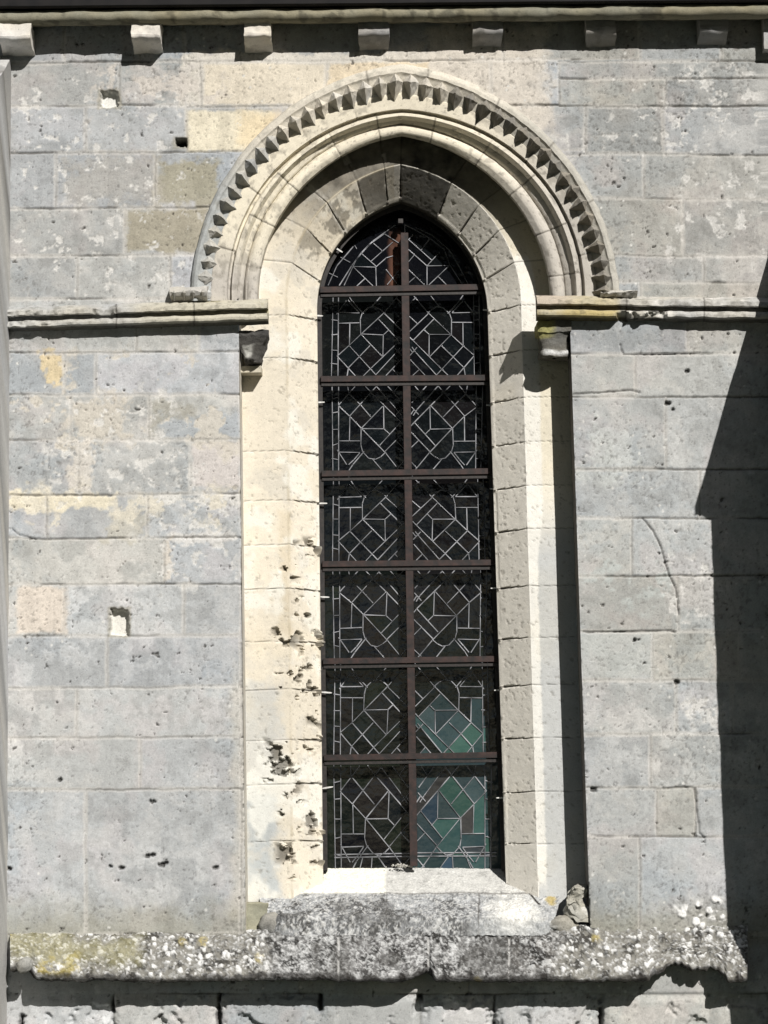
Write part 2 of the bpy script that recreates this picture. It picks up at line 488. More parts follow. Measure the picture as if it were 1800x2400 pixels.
    # cream bleed close to the window
    near = rag(U, V, edgeL(V) - 26, 2035 - 1200, edgeL(V) + 60, 2150, n4 * 14, 10) * sm(1500, 1620, V)
    C = mix(C, A(214, 205, 186), near * .4)
    # grime: under the string course, foot of the wall
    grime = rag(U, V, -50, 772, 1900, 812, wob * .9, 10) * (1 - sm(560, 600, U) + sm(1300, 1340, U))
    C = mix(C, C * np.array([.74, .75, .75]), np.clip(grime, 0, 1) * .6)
    foot = sm(2080, 2180, V + wob) * sm(2230, 2200, V)
    C = mix(C, A(150, 145, 122), foot * .55)
    speck = sm(.25, .55, n3 + .4 * n2)
    C = mix(C, C * .74, speck * (.16 + .22 * sm(1380, 1480, U)))
    # joints
    jn = fbm(X, 0., Z, 3.5, 3, 60)
    line = sm(3.4, .8, ed)
    dark = sm(-.05, .4, jn) * np.where(edv < edh, .35, 1.0) * (1 - .6 * rag(U, V, -100, 1480, 565, 2180, 0, 30))
    mort = sm(7.5, 3.5, ed)
    C = mix(C, A(214, 209, 199), mort * .45 * (1 - dark) * sm(2260, 2240, V))
    C = mix(C, A(95, 90, 82), line * (.10 + .6 * dark))
    C = mix(C, A(90, 86, 80), np.clip(pit * .35 + big * .7, 0, 1))
    Y = -0.0030 * off - 0.004 * n1 - 0.0012 * n2 - 0.0008 * n3
    Y = Y + line * (.002 + .007 * dark) + pit * .003 + big * .014
    Y = Y - fl * .0035 * 0 + fl * .003
    C = mix(C, C * .80, sm(.25, .6, fbm(X * 3.2, 0., Z * .7, 6, 4, 77, .6)) * .5 * sm(1400, 1300, U + n1 * 60) * sm(1250, 1500, V) * 0 + sm(.3, .65, fbm(X * 3.0, 0., Z * .6, 5, 4, 78, .6)) * .35)
    # open joints in the courses under the sill
    low = sm(2322, 2336, V)
    oj = sm(8, 2, edv + n2 * 5) * low * sm(-.3, .2, n4 + n1 + .15)
    Y = Y + oj * .06 + low * sm(22, 0, ed + n2 * 6) * .012 + low * sm(.3, .6, fbm(X, 0., Z, 7, 4, 71)) * .03
    C = mix(C, A(40, 36, 32), oj * .8)
    # the arch-shaped rise of the stones at the foot, right of middle
    # putlog holes with a white stone, small open hole
    for (a, b, c, d, dp, cc) in ((236, 213, 277, 250, .050, A(240, 238, 228)), (259, 1428, 300, 1489, .055, A(240, 236, 224)), (412, 325, 436, 342, .10, A(40, 38, 36)), (1209, 905, 1210, 906, 0, A(40, 38, 36))):
        m = rag(U, V, a, b, c, d, n3 * 3 + n2 * 2.5, 1.5)
        rim = rag(U, V, a - 7, b - 5, c + 7, d + 6, n3 * 3, 3)
        C = mix(C, A(150, 144, 124), rim * .55); C = mix(C, cc * .9, m); Y = Y * (1 - m) + dp * m
    # a long crack in the right-hand wall
    cr = [(1505, 1215), (1530, 1245), (1548, 1280), (1560, 1315), (1568, 1345), (1585, 1380), (1592, 1440)]
    def crack(pts, wpx, k=.8, dp=.01):
        nonlocal C, Y
        d = np.full(X.shape, 99.)
        for (x0, y0), (x1, y1) in zip(pts[:-1], pts[1:]):
            bb = (U > min(x0, x1) - 12) & (U < max(x0, x1) + 12) & (V > min(y0, y1) - 12) & (V < max(y0, y1) + 12)
            uu, vv = u[bb] - x0, v[bb] - y0
            t = np.clip((uu * (x1 - x0) + vv * (y1 - y0)) / ((x1 - x0) ** 2 + (y1 - y0) ** 2), 0, 1)
            d[bb] = np.minimum(d[bb], np.hypot(uu - t * (x1 - x0), vv - t * (y1 - y0)))
        m = sm(wpx, wpx * .3, d)
        C = mix(C, A(60, 56, 52), m * k); Y = Y + m * dp
    crack(cr, 2.8)
    crack([(1452, 805), (1460, 828), (1540, 830), (1640, 826)], 2.4, .6)
    crack([(1625, 1850), (1640, 1950), (1652, 1962)], 2.6, .6)
    crack([(28, 1240), (45, 1255), (85, 1262)], 2.2, .5)
    crack([(1340, 922), (1480, 914), (1500, 918)], 2.8, .7)
    crack([(1367, 1482), (1570, 1476), (1582, 1482)], 2.8, .7)
    # white lichens at the lower right
    wl, wid = worley(X, X * 0, Z, 17, 5)
    wm = sm(.46, .38, wl + n3 * .1) * (rag(U, V, 1580, 2125, 1655, 2180, wob * .8, 10) + rag(U, V, 1655, 2105, 1692, 2150, wob * .6, 8))
    wm = np.clip(wm, 0, 1)
    C = mix(C, A(246, 244, 238), wm); Y = Y - wm * .012
    # scattered pale spots
    ws, wi = worley(X, X * 0, Z, 22, 9)
    sp = sm(.22, .14, ws) * (wi > .80) * sm(.0, .3, n1 + .2)
    C = mix(C, A(226, 224, 216), sp * .8)
    # bigger pits in lower left wall
    for (cu, cv) in ((345, 2006), (360, 2003), (378, 2028), (390, 2021), (258, 2030), (281, 2034), (505, 2033), (20, 2035), (140, 1828), (355, 1878), (1577, 960), (1610, 870), (1390, 1850), (1566, 945), (1637, 2130), (1490, 1500), (1585, 1600)):
        r = np.hypot((U - cu) / 9.0, (V - cv) / 6.0) + n3 * .5
        m = sm(1.0, .5, r); C = mix(C, A(45, 42, 38), m * .85); Y = Y + m * .02
    # sides of the opening are cut clean
    pos = p0.copy(); pos[..., 1] = Y
    inside_leg = (U > edgeL(V)) & (U < edgeR(V)) & (V > VS - 20) & (V < 2260)
    ca, cw, ch = 948., 398., 400.
    inside_arch = (((U - 944) / 440.) ** 2 + ((VS - V) / 468.) ** 2 < 1) & (V < VS)
    ins = inside_leg | inside_arch
    # snap columns next to the leg edges onto the edge line
    for side, ef in ((0, edgeL), (1, edgeR)):
        d = U - ef(V)
        stp = 2.6
        near_ = (np.abs(d) < stp) & (V > VS) & (V < 2260)
        pos[..., 0] = np.where(near_, pos[..., 0] - d * 0.0025 * 1.0 + n3 * .0006, pos[..., 0])
    cell = ins[:-1, :-1] & ins[1:, :-1] & ins[:-1, 1:] & ins[1:, 1:]
    f = grid_faces(len(xs), len(zs), ~cell)
    used = np.zeros(X.size, bool); used[f.ravel()] = True
    rem = np.cumsum(used) - 1
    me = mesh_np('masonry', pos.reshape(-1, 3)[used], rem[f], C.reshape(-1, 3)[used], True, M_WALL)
    return obj('masonry', me, church)
build_wall()

# ------------------------------------------------------------------ window surround (nook face, splay, reveal)
NV, NA = 640, 210
def build_surround():
    anc = [prof(572, 557, 1336, 1379, 941, 318, D1),
           prof(687, 672, 1221, 1264, 939, 386, D1),
           prof(758.5, 743, 1143, 1190, 939, 470, D2, None, 728),
           prof(758.5, 743, 1143, 1190, 939, 470, D3, D2, 728)]
    # nook outer edge: same world x as the wall edge
    a0 = list(anc[0])
    for k, (uu, vv) in enumerate(((572, VB), (557, VS), (1336, VS), (1379, VB))):
        q = P(edgeL(vv) if k < 2 else edgeR(vv), vv, 0); q[1] = D1; a0[k] = q
    anc[0] = tuple(a0)
    g, kk = sweep(anc, NV, NA, 0.0075)
    pp = path_param(NV, NA)
    PPm = np.broadcast_to(pp[:, None], g.shape[:2]); KK = np.broadcast_to(kk[None], g.shape[:2])
    x, y, z = g[..., 0], g[..., 1], g[..., 2]
    U, V = UV(g)
    n1 = fbm(x, y, z, 3, 4, 101); n2 = fbm(x, y, z, 16, 4, 102, .6); n3 = fbm(x, y, z, 55, 3, 103, .6)
    left = x < P(940, 1200, .3)[0]
    # joints
    jl = [737, 838, 1056, 1172, 1276, 1380, 1502, 1616, 1734, 1838, 1972]; jr = [727, 832, 943, 1047, 1150, 1252, 1385, 1506, 1618, 1742, 1868, 1990]
    zl = [P(680, q, D1)[2] for q in jl]; zr = [P(1240, q - 12, D1)[2] for q in jr]
    al = [-.80, -.60, -.43, -.24, -.085]; ar = [.0, .27, .45, .62, .80]
    d = np.full(x.shape, 1.0); bl = np.zeros(x.shape)
    zj = z + n1 * .004 + n2 * .002
    leg = np.abs(PPm) > 1
    for k, q in enumerate(zl):
        m = leg & left; d = np.where(m, np.minimum(d, abs(zj - q)), d); bl = np.where(m & (zj < q), k + 1, bl)
    for k, q in enumerate(zr):
        m = leg & ~left; d = np.where(m, np.minimum(d, abs(zj - q)), d); bl = np.where(m & (zj < q), 40 + k + 1, bl)
    arcl = .95
    for k, q in enumerate(al + ar):
        m = ~leg
        dd = abs(PPm + n1 * .004 - q) * arcl
        d = np.where(m, np.minimum(d, dd), d); bl = np.where(m & (PPm > q), 80 + k + 1, bl)
    rnd = np.random.RandomState(3).uniform(-1, 1, 200)
    tint = rnd[bl.astype(int)]
    cream = A(236, 226, 205); pale = A(222, 218, 206)
    C = np.broadcast_to(cream, g.shape).copy()
    # right side is greyer stone with a bright strip along the arris
    C = mix(C, A(252, 246, 232), (~left).astype(float) * .9)
    strip = (~left) * sm(.36, .42, KK) * sm(1.04, .99, KK) * sm(2050, 2030, V)
    wob = n2 * 12 + n1 * 12
    C = mix(C, A(232, 222, 196), ((~left) & (KK < 1)).astype(float) * sm(1400, 1000, V) * .8)
    C = mix(C, A(200, 201, 197), ((~left) & (KK < 1)).astype(float) * sm(1120, 1330, V + wob * 2) * .92)
    st2 = (~left) * rag(U, V, 0, 600, 3000, 2075, wob, 10) * sm(0., .05, KK + n2 * .03 - .62 - .16 * sm(1150, 1350, V + wob * 2)) * sm(1.02, 1.0, KK)
    C = mix(C, A(248, 244, 232), np.clip(st2, 0, 1) * .85)
    # left side: bluish grey patches lower down
    C = mix(C, A(206, 206, 200), (left & leg) * rag(U, V, 560, 1600, 660, 2200, wob * 1.5, 18) * .75)
    C = mix(C, A(186, 192, 192), (left & leg) * rag(U, V, 575, 1850, 650, 2120, wob * 1.2, 14) * .7)
    C = mix(C, A(238, 232, 214), (left & leg) * rag(U, V, 560, 1280, 600, 1380, wob * .6, 6) * .8)
    C = mix(C, A(214, 198, 168), (left & leg) * rag(U, V, 655, 1200, 685, 1480, wob * .8, 10) * .5)
    C = C * (1 + .075 * tint + .05 * n1 + .05 * n2)[..., None]
    C = mix(C, A(212, 206, 192), left * sm(.05, .45, fbm(x, y, z, 8, 5, 108, .62)) * .5)
    C = mix(C, A(248, 245, 232), left * sm(.1, .4, fbm(x, y, z, 4, 4, 109, .6)) * .6)
    C = mix(C, C * np.array([1.0, .96, .88]), sm(.1, .6, n1) * .4)
    # black crust on the voussoirs, and painted shade on the plane behind the arch
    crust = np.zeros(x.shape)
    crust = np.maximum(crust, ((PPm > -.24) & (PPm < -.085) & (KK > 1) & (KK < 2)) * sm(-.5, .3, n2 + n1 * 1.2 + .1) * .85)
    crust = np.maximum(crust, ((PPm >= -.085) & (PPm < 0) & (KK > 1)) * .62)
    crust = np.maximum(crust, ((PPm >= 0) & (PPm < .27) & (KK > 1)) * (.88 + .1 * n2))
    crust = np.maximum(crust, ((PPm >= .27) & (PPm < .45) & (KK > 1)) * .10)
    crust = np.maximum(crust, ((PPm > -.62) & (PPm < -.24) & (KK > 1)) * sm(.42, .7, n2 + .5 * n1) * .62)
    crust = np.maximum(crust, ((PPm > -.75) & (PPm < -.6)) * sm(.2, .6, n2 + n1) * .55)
    crust = np.maximum(crust, (~leg & (KK < 1.0)) * sm(.85, .25, abs(PPm)) * (.86 + .2 * n2))  # shade under the arch moulding, painted on the plane behind
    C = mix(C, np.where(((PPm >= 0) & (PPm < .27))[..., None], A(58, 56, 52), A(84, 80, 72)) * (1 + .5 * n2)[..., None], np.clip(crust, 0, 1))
    # cavities eaten in the left jamb
    cav = np.zeros(x.shape)
    for (a, b, c, e, th) in ((655, 1272, 700, 1365, .20), (640, 1475, 700, 1512, .25), (650, 1560, 742, 1640, .50), (620, 1735, 705, 1830, .26), (660, 1830, 712, 1890, .34), (650, 1890, 700, 1960, .42), (640, 1975, 710, 2030, .15), (690, 1400, 745, 1480, .5), (680, 2030, 700, 2060, .3), (712, 1262, 760, 1300, .1), (716, 1490, 762, 1530, .15), (722, 1600, 765, 1700, .3), (715, 1725, 765, 1760, .15), (725, 1880, 765, 2030, .28)):
        m = rag(U, V, a, b, c, e, n1 * 14, 12) * left
        f = fbm(x * 1.0, y, z * 1.5, 15, 5, 110, .52)
        cav = np.maximum(cav, m * sm(th - .06, th + .10, f))
    C = mix(C, A(66, 60, 50), cav * .72)  # dirt, with the shade of the hollows put into the colour
    # small pits everywhere
    pit = sm(.52, .62, fbm(x, y, z, 48, 3, 120, .6)) * .7
    C = mix(C, A(110, 102, 88), pit * .5)
    # joints: open near the glass, tight outside
    wd = np.where(left, .0028, .0024) + .0035 * sm(1.0, 2.0, KK) * sm(-.35, .3, fbm(x * 0 + bl, y * 0 + 2, z * 0 + bl * .7, 1.0, 2, 7)) 
    line = sm(wd * 1.5, wd * .4, d + n3 * .0012) * (KK < 2.02)
    C = mix(C, A(58, 52, 46), line * (.45 + .45 * sm(.9, 1.4, KK)))
    mo = sm(.02, .008, d) * (left) * sm(0, .4, n2)
    C = mix(C, A(246, 240, 226), mo * .35)
    C = mix(C, A(190, 176, 146), sm(.06, .01, abs(KK - 1)) * left * sm(-.6, .4, n1 + n2) * .5)
    # reveal behind the iron frame: its shade painted as a dark colour
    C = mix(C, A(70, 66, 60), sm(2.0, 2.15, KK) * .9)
    # normals
    gx = np.gradient(g, axis=0); gk = np.gradient(g, axis=1)
    N = np.cross(gx, gk); N /= np.linalg.norm(N, axis=-1, keepdims=True) + 1e-9
    s = np.sign((N * np.array([0, -1, 0])).sum(-1)); s[s == 0] = 1
    N[..., 0] *= 1
    flip = np.where((KK < 1.9), s, 1)[..., None]
    N = N * np.where(KK[..., None] < 1.98, flip, 0)
    h = -0.0008 * n2 - .0016 * n1 - .0005 * n3 - line * (.004 + .012 * sm(1, 1.6, KK)) - cav * .034 - pit * .003 + tint * .0015
    g2 = g + N * h[..., None]
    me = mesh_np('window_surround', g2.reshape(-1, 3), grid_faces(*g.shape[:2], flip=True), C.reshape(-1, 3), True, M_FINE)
    try: me.set_sharp_from_angle(angle=math.radians(38))
    except Exception: pass
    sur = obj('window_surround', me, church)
    # returns of the nook
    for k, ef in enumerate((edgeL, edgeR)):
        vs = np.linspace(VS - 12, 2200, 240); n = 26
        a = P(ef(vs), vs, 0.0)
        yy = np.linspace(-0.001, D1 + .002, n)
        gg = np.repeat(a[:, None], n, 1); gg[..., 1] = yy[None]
        cc = shade_stone(gg, A(206, 200, 186) if k == 0 else A(120, 117, 112), 130 + k, .1)  # right return coloured darker to deepen its shade
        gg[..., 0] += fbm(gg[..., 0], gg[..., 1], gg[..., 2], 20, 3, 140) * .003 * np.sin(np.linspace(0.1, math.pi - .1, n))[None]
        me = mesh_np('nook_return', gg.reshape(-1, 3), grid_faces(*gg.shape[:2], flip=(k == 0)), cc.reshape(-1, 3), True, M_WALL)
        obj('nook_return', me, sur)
build_surround()

# ------------------------------------------------------------------ archivolt: flat order, groove, hollow, roll
def circ(c0, r, a0, a1, n):
    return [(c0[0] + r * math.cos(a), c0[1] + r * math.sin(a)) for a in np.linspace(a0, a1, n)]

def build_arch():
    arch = None
    # (f, depth): f = 0 at the outer edge of the flat order (497), 1 at the inner edge of the roll (606)
    def anc(xl, xr, va, d): return prof(xl, xl, xr, xr, 941 + (va - 300) * .012, va, d) + ((.016, .030) if 520 < xl < 565 else (.006, .012) if 490 < xl < 600 else (0., 0.),)
    keys = [(488, 1404, 210, .010), (497, 1398, 221, -.008), (532, 1372, 255, -.006), (536, 1369, 259, .03), (541, 1365, 263, .034),
            (544, 1362, 265, .008), (553, 1352, 271, .004), (556, 1348, 274, .018), (562, 1341, 281, .050), (568, 1334, 288, .062), (571, 1328, 291, .072)]
    for a in np.linspace(0, math.pi, 9):
        c = .5 - .5 * math.cos(a)
        keys.append((572 + 32 * c, 1325 - 33 * c, 291 + 26 * c, .085 - .036 * math.sin(a)))
    keys += [(606, 1290, 319, .12), (607, 1289, 320, D1 + .004)]
    ancs = [anc(*k) for k in keys]
    na = 190
    g, kk = sweep(ancs, 2, na, 0.0075, legs=False)
    pp = path_param(2, na, False)
    x, y, z = g[..., 0], g[..., 1], g[..., 2]
    PPm = np.broadcast_to(pp[:, None], g.shape[:2]); KK = np.broadcast_to(kk[None], g.shape[:2])
    n1 = fbm(x, y, z, 3, 4, 201); n2 = fbm(x, y, z, 16, 4, 202, .6); n3 = fbm(x, y, z, 55, 3, 203, .6)
    inner = KK > 4.5
    joints_o = [-.82, -.60, -.34, -.16, .08, .26, .47, .66, .84]; joints_i = [-.86, -.68, -.50, -.27, -.09, .12, .33, .52, .72, .9]
    d = np.full(x.shape, 1.); b = np.zeros(x.shape)
    for k, q in enumerate(joints_o):
        m = ~inner; d = np.where(m, np.minimum(d, abs(PPm - q + n1 * .002) * 1.3), d); b = np.where(m & (PPm > q), k + 1, b)
    for k, q in enumerate(joints_i):
        m = inner; d = np.where(m, np.minimum(d, abs(PPm - q + n1 * .002) * 1.2), d); b = np.where(m & (PPm > q), 30 + k, b)
    rnd = np.random.RandomState(9).uniform(-1, 1, 80); tint = rnd[b.astype(int)]
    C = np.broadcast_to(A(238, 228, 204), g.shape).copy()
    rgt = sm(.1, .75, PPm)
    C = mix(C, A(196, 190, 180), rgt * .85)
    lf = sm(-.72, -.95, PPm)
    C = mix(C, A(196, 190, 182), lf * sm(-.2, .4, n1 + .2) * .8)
    C = C * (1 + .07 * tint + .05 * n1 + .06 * n2)[..., None]
    C = mix(C, A(140, 134, 122), sm(.20, .6, n2 + .5 * n1) * .5)
    line = sm(.0042, .0012, d + n3 * .001)
    C = mix(C, A(85, 78, 68), line * .7)
    C = mix(C, A(120, 114, 104), sm(.55, .65, fbm(x, y, z, 45, 3, 220, .6)) * .5)
    gx = np.gradient(g, axis=0); gk = np.gradient(g, axis=1)
    N = np.cross(gx, gk); N /= np.linalg.norm(N, axis=-1, keepdims=True) + 1e-9
    cx = P(941, 705, 0)
    # point outwards = towards the viewer or towards the arch centre
    w = np.stack([cx[0] - x, -np.full_like(x, .6), cx[2] - z], -1)
    N *= np.sign((N * w).sum(-1))[..., None]
    g2 = g + N * (-.0018 * n2 - .002 * n1 - .0008 * n3 - line * .004 + tint * .001)[..., None]
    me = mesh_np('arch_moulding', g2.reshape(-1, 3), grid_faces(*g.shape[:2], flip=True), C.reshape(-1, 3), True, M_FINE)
    try: me.set_sharp_from_angle(angle=math.radians(35))
    except Exception: pass
    arch = obj('arch_moulding', me, church)

    # hood mould
    keys = [(446, 1454, 148, .012), (448, 1452, 151, -.030), (454, 1446, 159, -.046), (460, 1439, 168, -.048), (464, 1434, 175, -.036), (499, 1397, 224, .002), (500, 1396, 225, .012)]
    ancs = [anc(*k) for k in keys]
    g, kk = sweep(ancs, 2, na, 0.0075, legs=False)
    x, y, z = g[..., 0], g[..., 1], g[..., 2]
    PPm = np.broadcast_to(pp[:, None], g.shape[:2])
    n1 = fbm(x, y, z, 3, 4, 231); n2 = fbm(x, y, z, 18, 4, 232, .6); n3 = fbm(x, y, z, 60, 3, 233, .6)
    C = np.broadcast_to(A(222, 214, 196), g.shape).copy()
    C = mix(C, A(182, 184, 180), sm(-.45, -.7, PPm)); C = mix(C, A(188, 184, 172), sm(.15, .5, PPm) * .9)
    C = mix(C, A(150, 146, 134), sm(.1, .6, n2 + .5 * n1) * .5)
    C = C * (1 + .08 * n1 + .10 * n2)[..., None]
    for q in (-.86, -.64, -.47, -.27, -.1, .08, .3, .5, .7, .88):
        C = mix(C, A(90, 84, 76), sm(.004, .001, abs(PPm - q) * 1.4 + n3 * .001) * .6)
    g2 = g + dfield(g, .0035, 12, 240) + dfield(g, .0015, 45, 241)
    me = mesh_np('hood_mould', g2.reshape(-1, 3), grid_faces(*g.shape[:2], flip=True), C.reshape(-1, 3), True, M_WALL)
    try: me.set_sharp_from_angle(angle=math.radians(40))
    except Exception: pass
    hood = obj('hood_mould', me, church)
    # teeth
    lines = [path_line(anc(*k), 2, 900, False) for k in ((459, 1440, 170, -.040), (500, 1395, 225, .004))]
    lo, li = lines
    L = np.concatenate([[0], np.cumsum(np.linalg.norm(np.diff(lo, axis=0), axis=1))])
    N_T = 42
    rs = np.random.RandomState(4)
    for i in range(N_T):
        s0 = (i + .0) / N_T * L[-1]; s1 = (i + 1.) / N_T * L[-1]; sc = (s0 + s1) / 2
        def at(line, s):
            k = np.searchsorted(L, s); k = min(max(k, 1), len(L) - 1); t = (s - L[k - 1]) / (L[k] - L[k - 1])
            return line[k - 1] * (1 - t) + line[k] * t
        o_ = at(lo, sc); c_ = at(li, sc); 
        f = .40 + rs.uniform(-.05, .05)
        a_ = at(lo, s0) * (1 - f) + at(li, s0) * f; b_ = at(lo, s1) * (1 - f) + at(li, s1) * f
        mid = o_ * .44 + c_ * .56
        wear = rs.uniform(.72, 1.08) * (1.15 if i > 18 else 1)
        if i < 6: wear *= .5 + .05 * i
        pk = mid + np.array([0, -.088 * wear, 0]); pk[0] += rs.uniform(-.003, .003); pk[2] += rs.uniform(-.003, .003)
        c_ = c_ + (c_ - o_) * (.26 + rs.uniform(-.08, .08)) * wear; c_[1] -= .008
        c_ = c_ + (at(li, s1) - at(li, s0)) * rs.uniform(-.12, .12)
        base = [o_, a_, c_, b_]
        vv = []; ff = []
        n = 6
        for q in range(4):
            A_, B_ = base[q], base[(q + 1) % 4]
            st = len(vv)
            for r in range(n + 1):
                for t_ in range(n + 1):
                    aa = r / n; tt = t_ / n
                    pt = (A_ * (1 - tt) + B_ * tt) * (1 - aa) + pk * aa
                    vv.append(pt)
            for r in range(n):
                for t_ in range(n):
                    k = st + r * (n + 1) + t_
                    ff.append((k, k + 1, k + n + 2, k + n + 1))
        vv = np.array(vv)
        t = -1 + 2 * sc / L[-1]
        base_c = A(212, 205, 190) if -.45 < t < .15 else (A(184, 182, 174) if t < 0 else A(150, 144, 132))  # right-hand teeth darker: their shadow put into the base colour
        cc = shade_stone(vv, base_c, 300 + i, .2, .05, dirt=.35)
        vv = vv + dfield(vv, .0055 if i > 5 else .009, 22, 310 + 0)
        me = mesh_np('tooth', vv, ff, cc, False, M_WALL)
        obj('tooth', me, hood)
    return hood
hood = build_arch()

def lump(name, c, r, parent, mat, base, seed=0, amp=.25, nu=26, nv=18, dirt=0, white=0, label=None):
    th = np.linspace(0, 2 * math.pi, nu); ph = np.linspace(0.02, math.pi - .02, nv)
    T, Q = np.meshgrid(th, ph, indexing='ij')
    d = np.stack([np.cos(T) * np.sin(Q), np.sin(T) * np.sin(Q), np.cos(Q)], -1)
    rr = 1 + amp * fbm(d[..., 0] + seed, d[..., 1], d[..., 2], 1.6, 4, seed, .6)
    rr[-1] = rr[0]
    p = np.asarray(c) + d * rr[..., None] * np.asarray(r)
    cc = shade_stone(p, base, seed, .2, .06, dirt, white)
    me = mesh_np(name, p.reshape(-1, 3), grid_faces(nu, nv, flip=True), cc.reshape(-1, 3), True, mat)
    return obj(name, me, parent, None, label)

# label stops: the hood turns out sideways at its feet
def label_stop(u0, u1, v0, v1, side, wear):
    a = P(u0, v1, 0); b = P(u1, v1, 0); zt = P(u0, v0, 0)[2]; zb = a[2]
    h = zt - zb
    pa = [(a[0], .01, zb), (a[0], -.060, zb + h * .25), (a[0], -.075, zb + h * .55), (a[0], -.055, zb + h * .9), (a[0], .01, zt)]
    pb = [(b[0], q[1], q[2]) for q in pa]
    o = extrude_x('label_stop', pa[::-1], pb[::-1], church, M_WALL, A(196, 192, 182), step=.008, amp=.010, seed=400 + side, cyc=True, white=.3, s=14)
    n = 4
    for k in range(n):
        xa = a[0] + (b[0] - a[0]) * (k + .1) / n; xb = a[0] + (b[0] - a[0]) * (k + .9) / n
        m = (xa + xb) / 2
        v = np.array([(xa, -.05, zb + h * .5), (m, -.045, zb + h * .85), (xb, -.05, zb + h * .5), (m, -.03, zb + .002), (m, -.105, zb + h * .42)])
        me = mesh_np('tooth', v, [(0, 1, 4), (1, 2, 4), (2, 3, 4), (3, 0, 4)], shade_stone(v, A(170, 166, 156), 410 + k, .2), False, M_WALL)
        obj('tooth', me, o)
label_stop(400, 488, 676, 710, 0, .5)
label_stop(1408, 1492, 684, 704, 1, .5)

# ------------------------------------------------------------------ string courses with impost
def string_course(u0, u1, top0, top1, seed, side):
    """cross section in pixels below the top edge + projection"""
    sec = [(-10, .01), (-9, -.010), (0, -.088), (10, -.092), (13, -.085), (14, -.012), (23, -.012), (24, -.074), (30, -.086), (36, -.084), (40, -.070), (42, -.030), (48, -.010), (50, .012)]
    x0 = P(u0, top0, 0)[0]; x1 = P(u1, top1, 0)[0]
    pa = [(x0, y, P(u0, top0 + dv, y)[2]) for dv, y in sec]; pb = [(x1, y, P(u1, top1 + dv, y)[2]) for dv, y in sec]
    def xmod(g):
        x = g[..., 0]; U, V = UV(g)
        if side:
            k = 1 - .85 * rag(U, V, 1447, 735, 1470, 790, fbm(x, 0., x * 0, 20, 3, 5) * 3, 5) - .45 * rag(U, V, 1468, 735, 1560, 752, fbm(x, 0., g[..., 2], 25, 4, 8, .6) * 14, 8)
            k = k - .15 * sm(1400, 1500, U) * np.abs(fbm(x, 0., g[..., 2], 9, 4, 3))
        else:
            k = 1 - .55 * rag(U, V, 225, 690, 262, 745, fbm(x, 0., g[..., 2], 20, 4, 6, .6) * 10, 12) - .35 * sm(240, 60, U) * np.abs(fbm(x, 0., g[..., 2], 12, 4, 7, .6)) 
        g = g.copy(); g[..., 1] = np.where(g[..., 1] < 0, g[..., 1] * np.clip(k, .1, 1), g[..., 1])
        return g
    def colf(g, c):
        U, V = UV(g); x, y, z = g[..., 0], g[..., 1], g[..., 2]
        n = fbm(x, y, z, 6, 4, seed + 5, .6); n2 = fbm(x, y, z, 30, 3, seed + 6, .6)
        if side == 0:
            c = mix(c, A(204, 196, 172), sm(260, 420, U) * .7); c = mix(c, A(170, 160, 118), sm(.1, .5, n) * sm(420, 520, U) * .7)
        else:
            c = mix(c, A(200, 184, 138), sm(1460, 1440, U) * (.55 + .3 * n)); c = mix(c, A(186, 164, 96), sm(1460, 1440, U) * sm(724, 730, V) * sm(-.3, .4, n) * .6); c = mix(c, A(206, 190, 176), sm(1380, 1300, U) * sm(722, 716, V) * .6); c = mix(c, A(224, 220, 210), sm(.15, .4, n) * sm(1460, 1480, U) * .8)
        c = mix(c, A(96, 92, 80), sm(.2, .6, n2) * .4)
        for q in (272, 455, 1468, 1650):
            c = mix(c, A(70, 66, 60), sm(2.5, 1, abs(U - q)) * .7)
        # underside of the drip is darker
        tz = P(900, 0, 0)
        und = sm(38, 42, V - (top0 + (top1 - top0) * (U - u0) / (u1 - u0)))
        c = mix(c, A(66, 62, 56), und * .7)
        return c
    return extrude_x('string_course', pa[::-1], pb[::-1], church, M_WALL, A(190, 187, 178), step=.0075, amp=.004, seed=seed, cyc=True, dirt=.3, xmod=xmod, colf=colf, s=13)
string_course(18, 629, 729, 711, 500, 0)
string_course(1256, 1850, 702, 708, 510, 1)

# ------------------------------------------------------------------ capitals and bases of the lost shafts
def ring_solid(name, cx, cy, rows, parent, mat, base, sq=0.0, seed=0, amp=.004, nu=40, **k):
    """rows: (z, radius). sq: squareness 0 round 1 square"""
    th = np.linspace(0, 2 * math.pi, nu)
    c, s = np.cos(th), np.sin(th)
    rows = refine(np.array(rows, float), .01)
    out = []
    for r_ in rows:
        z, r = r_[0], r_[1]; q = r_[2] if len(r_) > 2 else sq
        pw = 1 / np.maximum(np.abs(c), np.abs(s))
        rr = r * ((1 - q) + q * pw)
        out.append(np.stack([cx + rr * c, cy + rr * s, np.full(nu, z)], -1))
    g = np.array(out)
    cc = shade_stone(g, base, seed, .18, .06, k.get('dirt', 0), k.get('white', 0))
    if 'colf' in k: cc = k['colf'](g, cc)
    if 'mod' in k: g = k['mod'](g)
    g = g + dfield(g, amp, 16, seed)
    me = mesh_np(name, g.reshape(-1, 3), grid_faces(*g.shape[:2], flip=True), cc.reshape(-1, 3), True, mat)
    try: me.set_sharp_from_angle(angle=math.radians(45))
    except Exception: pass
    return obj(name, me, parent, None, k.get('label'))

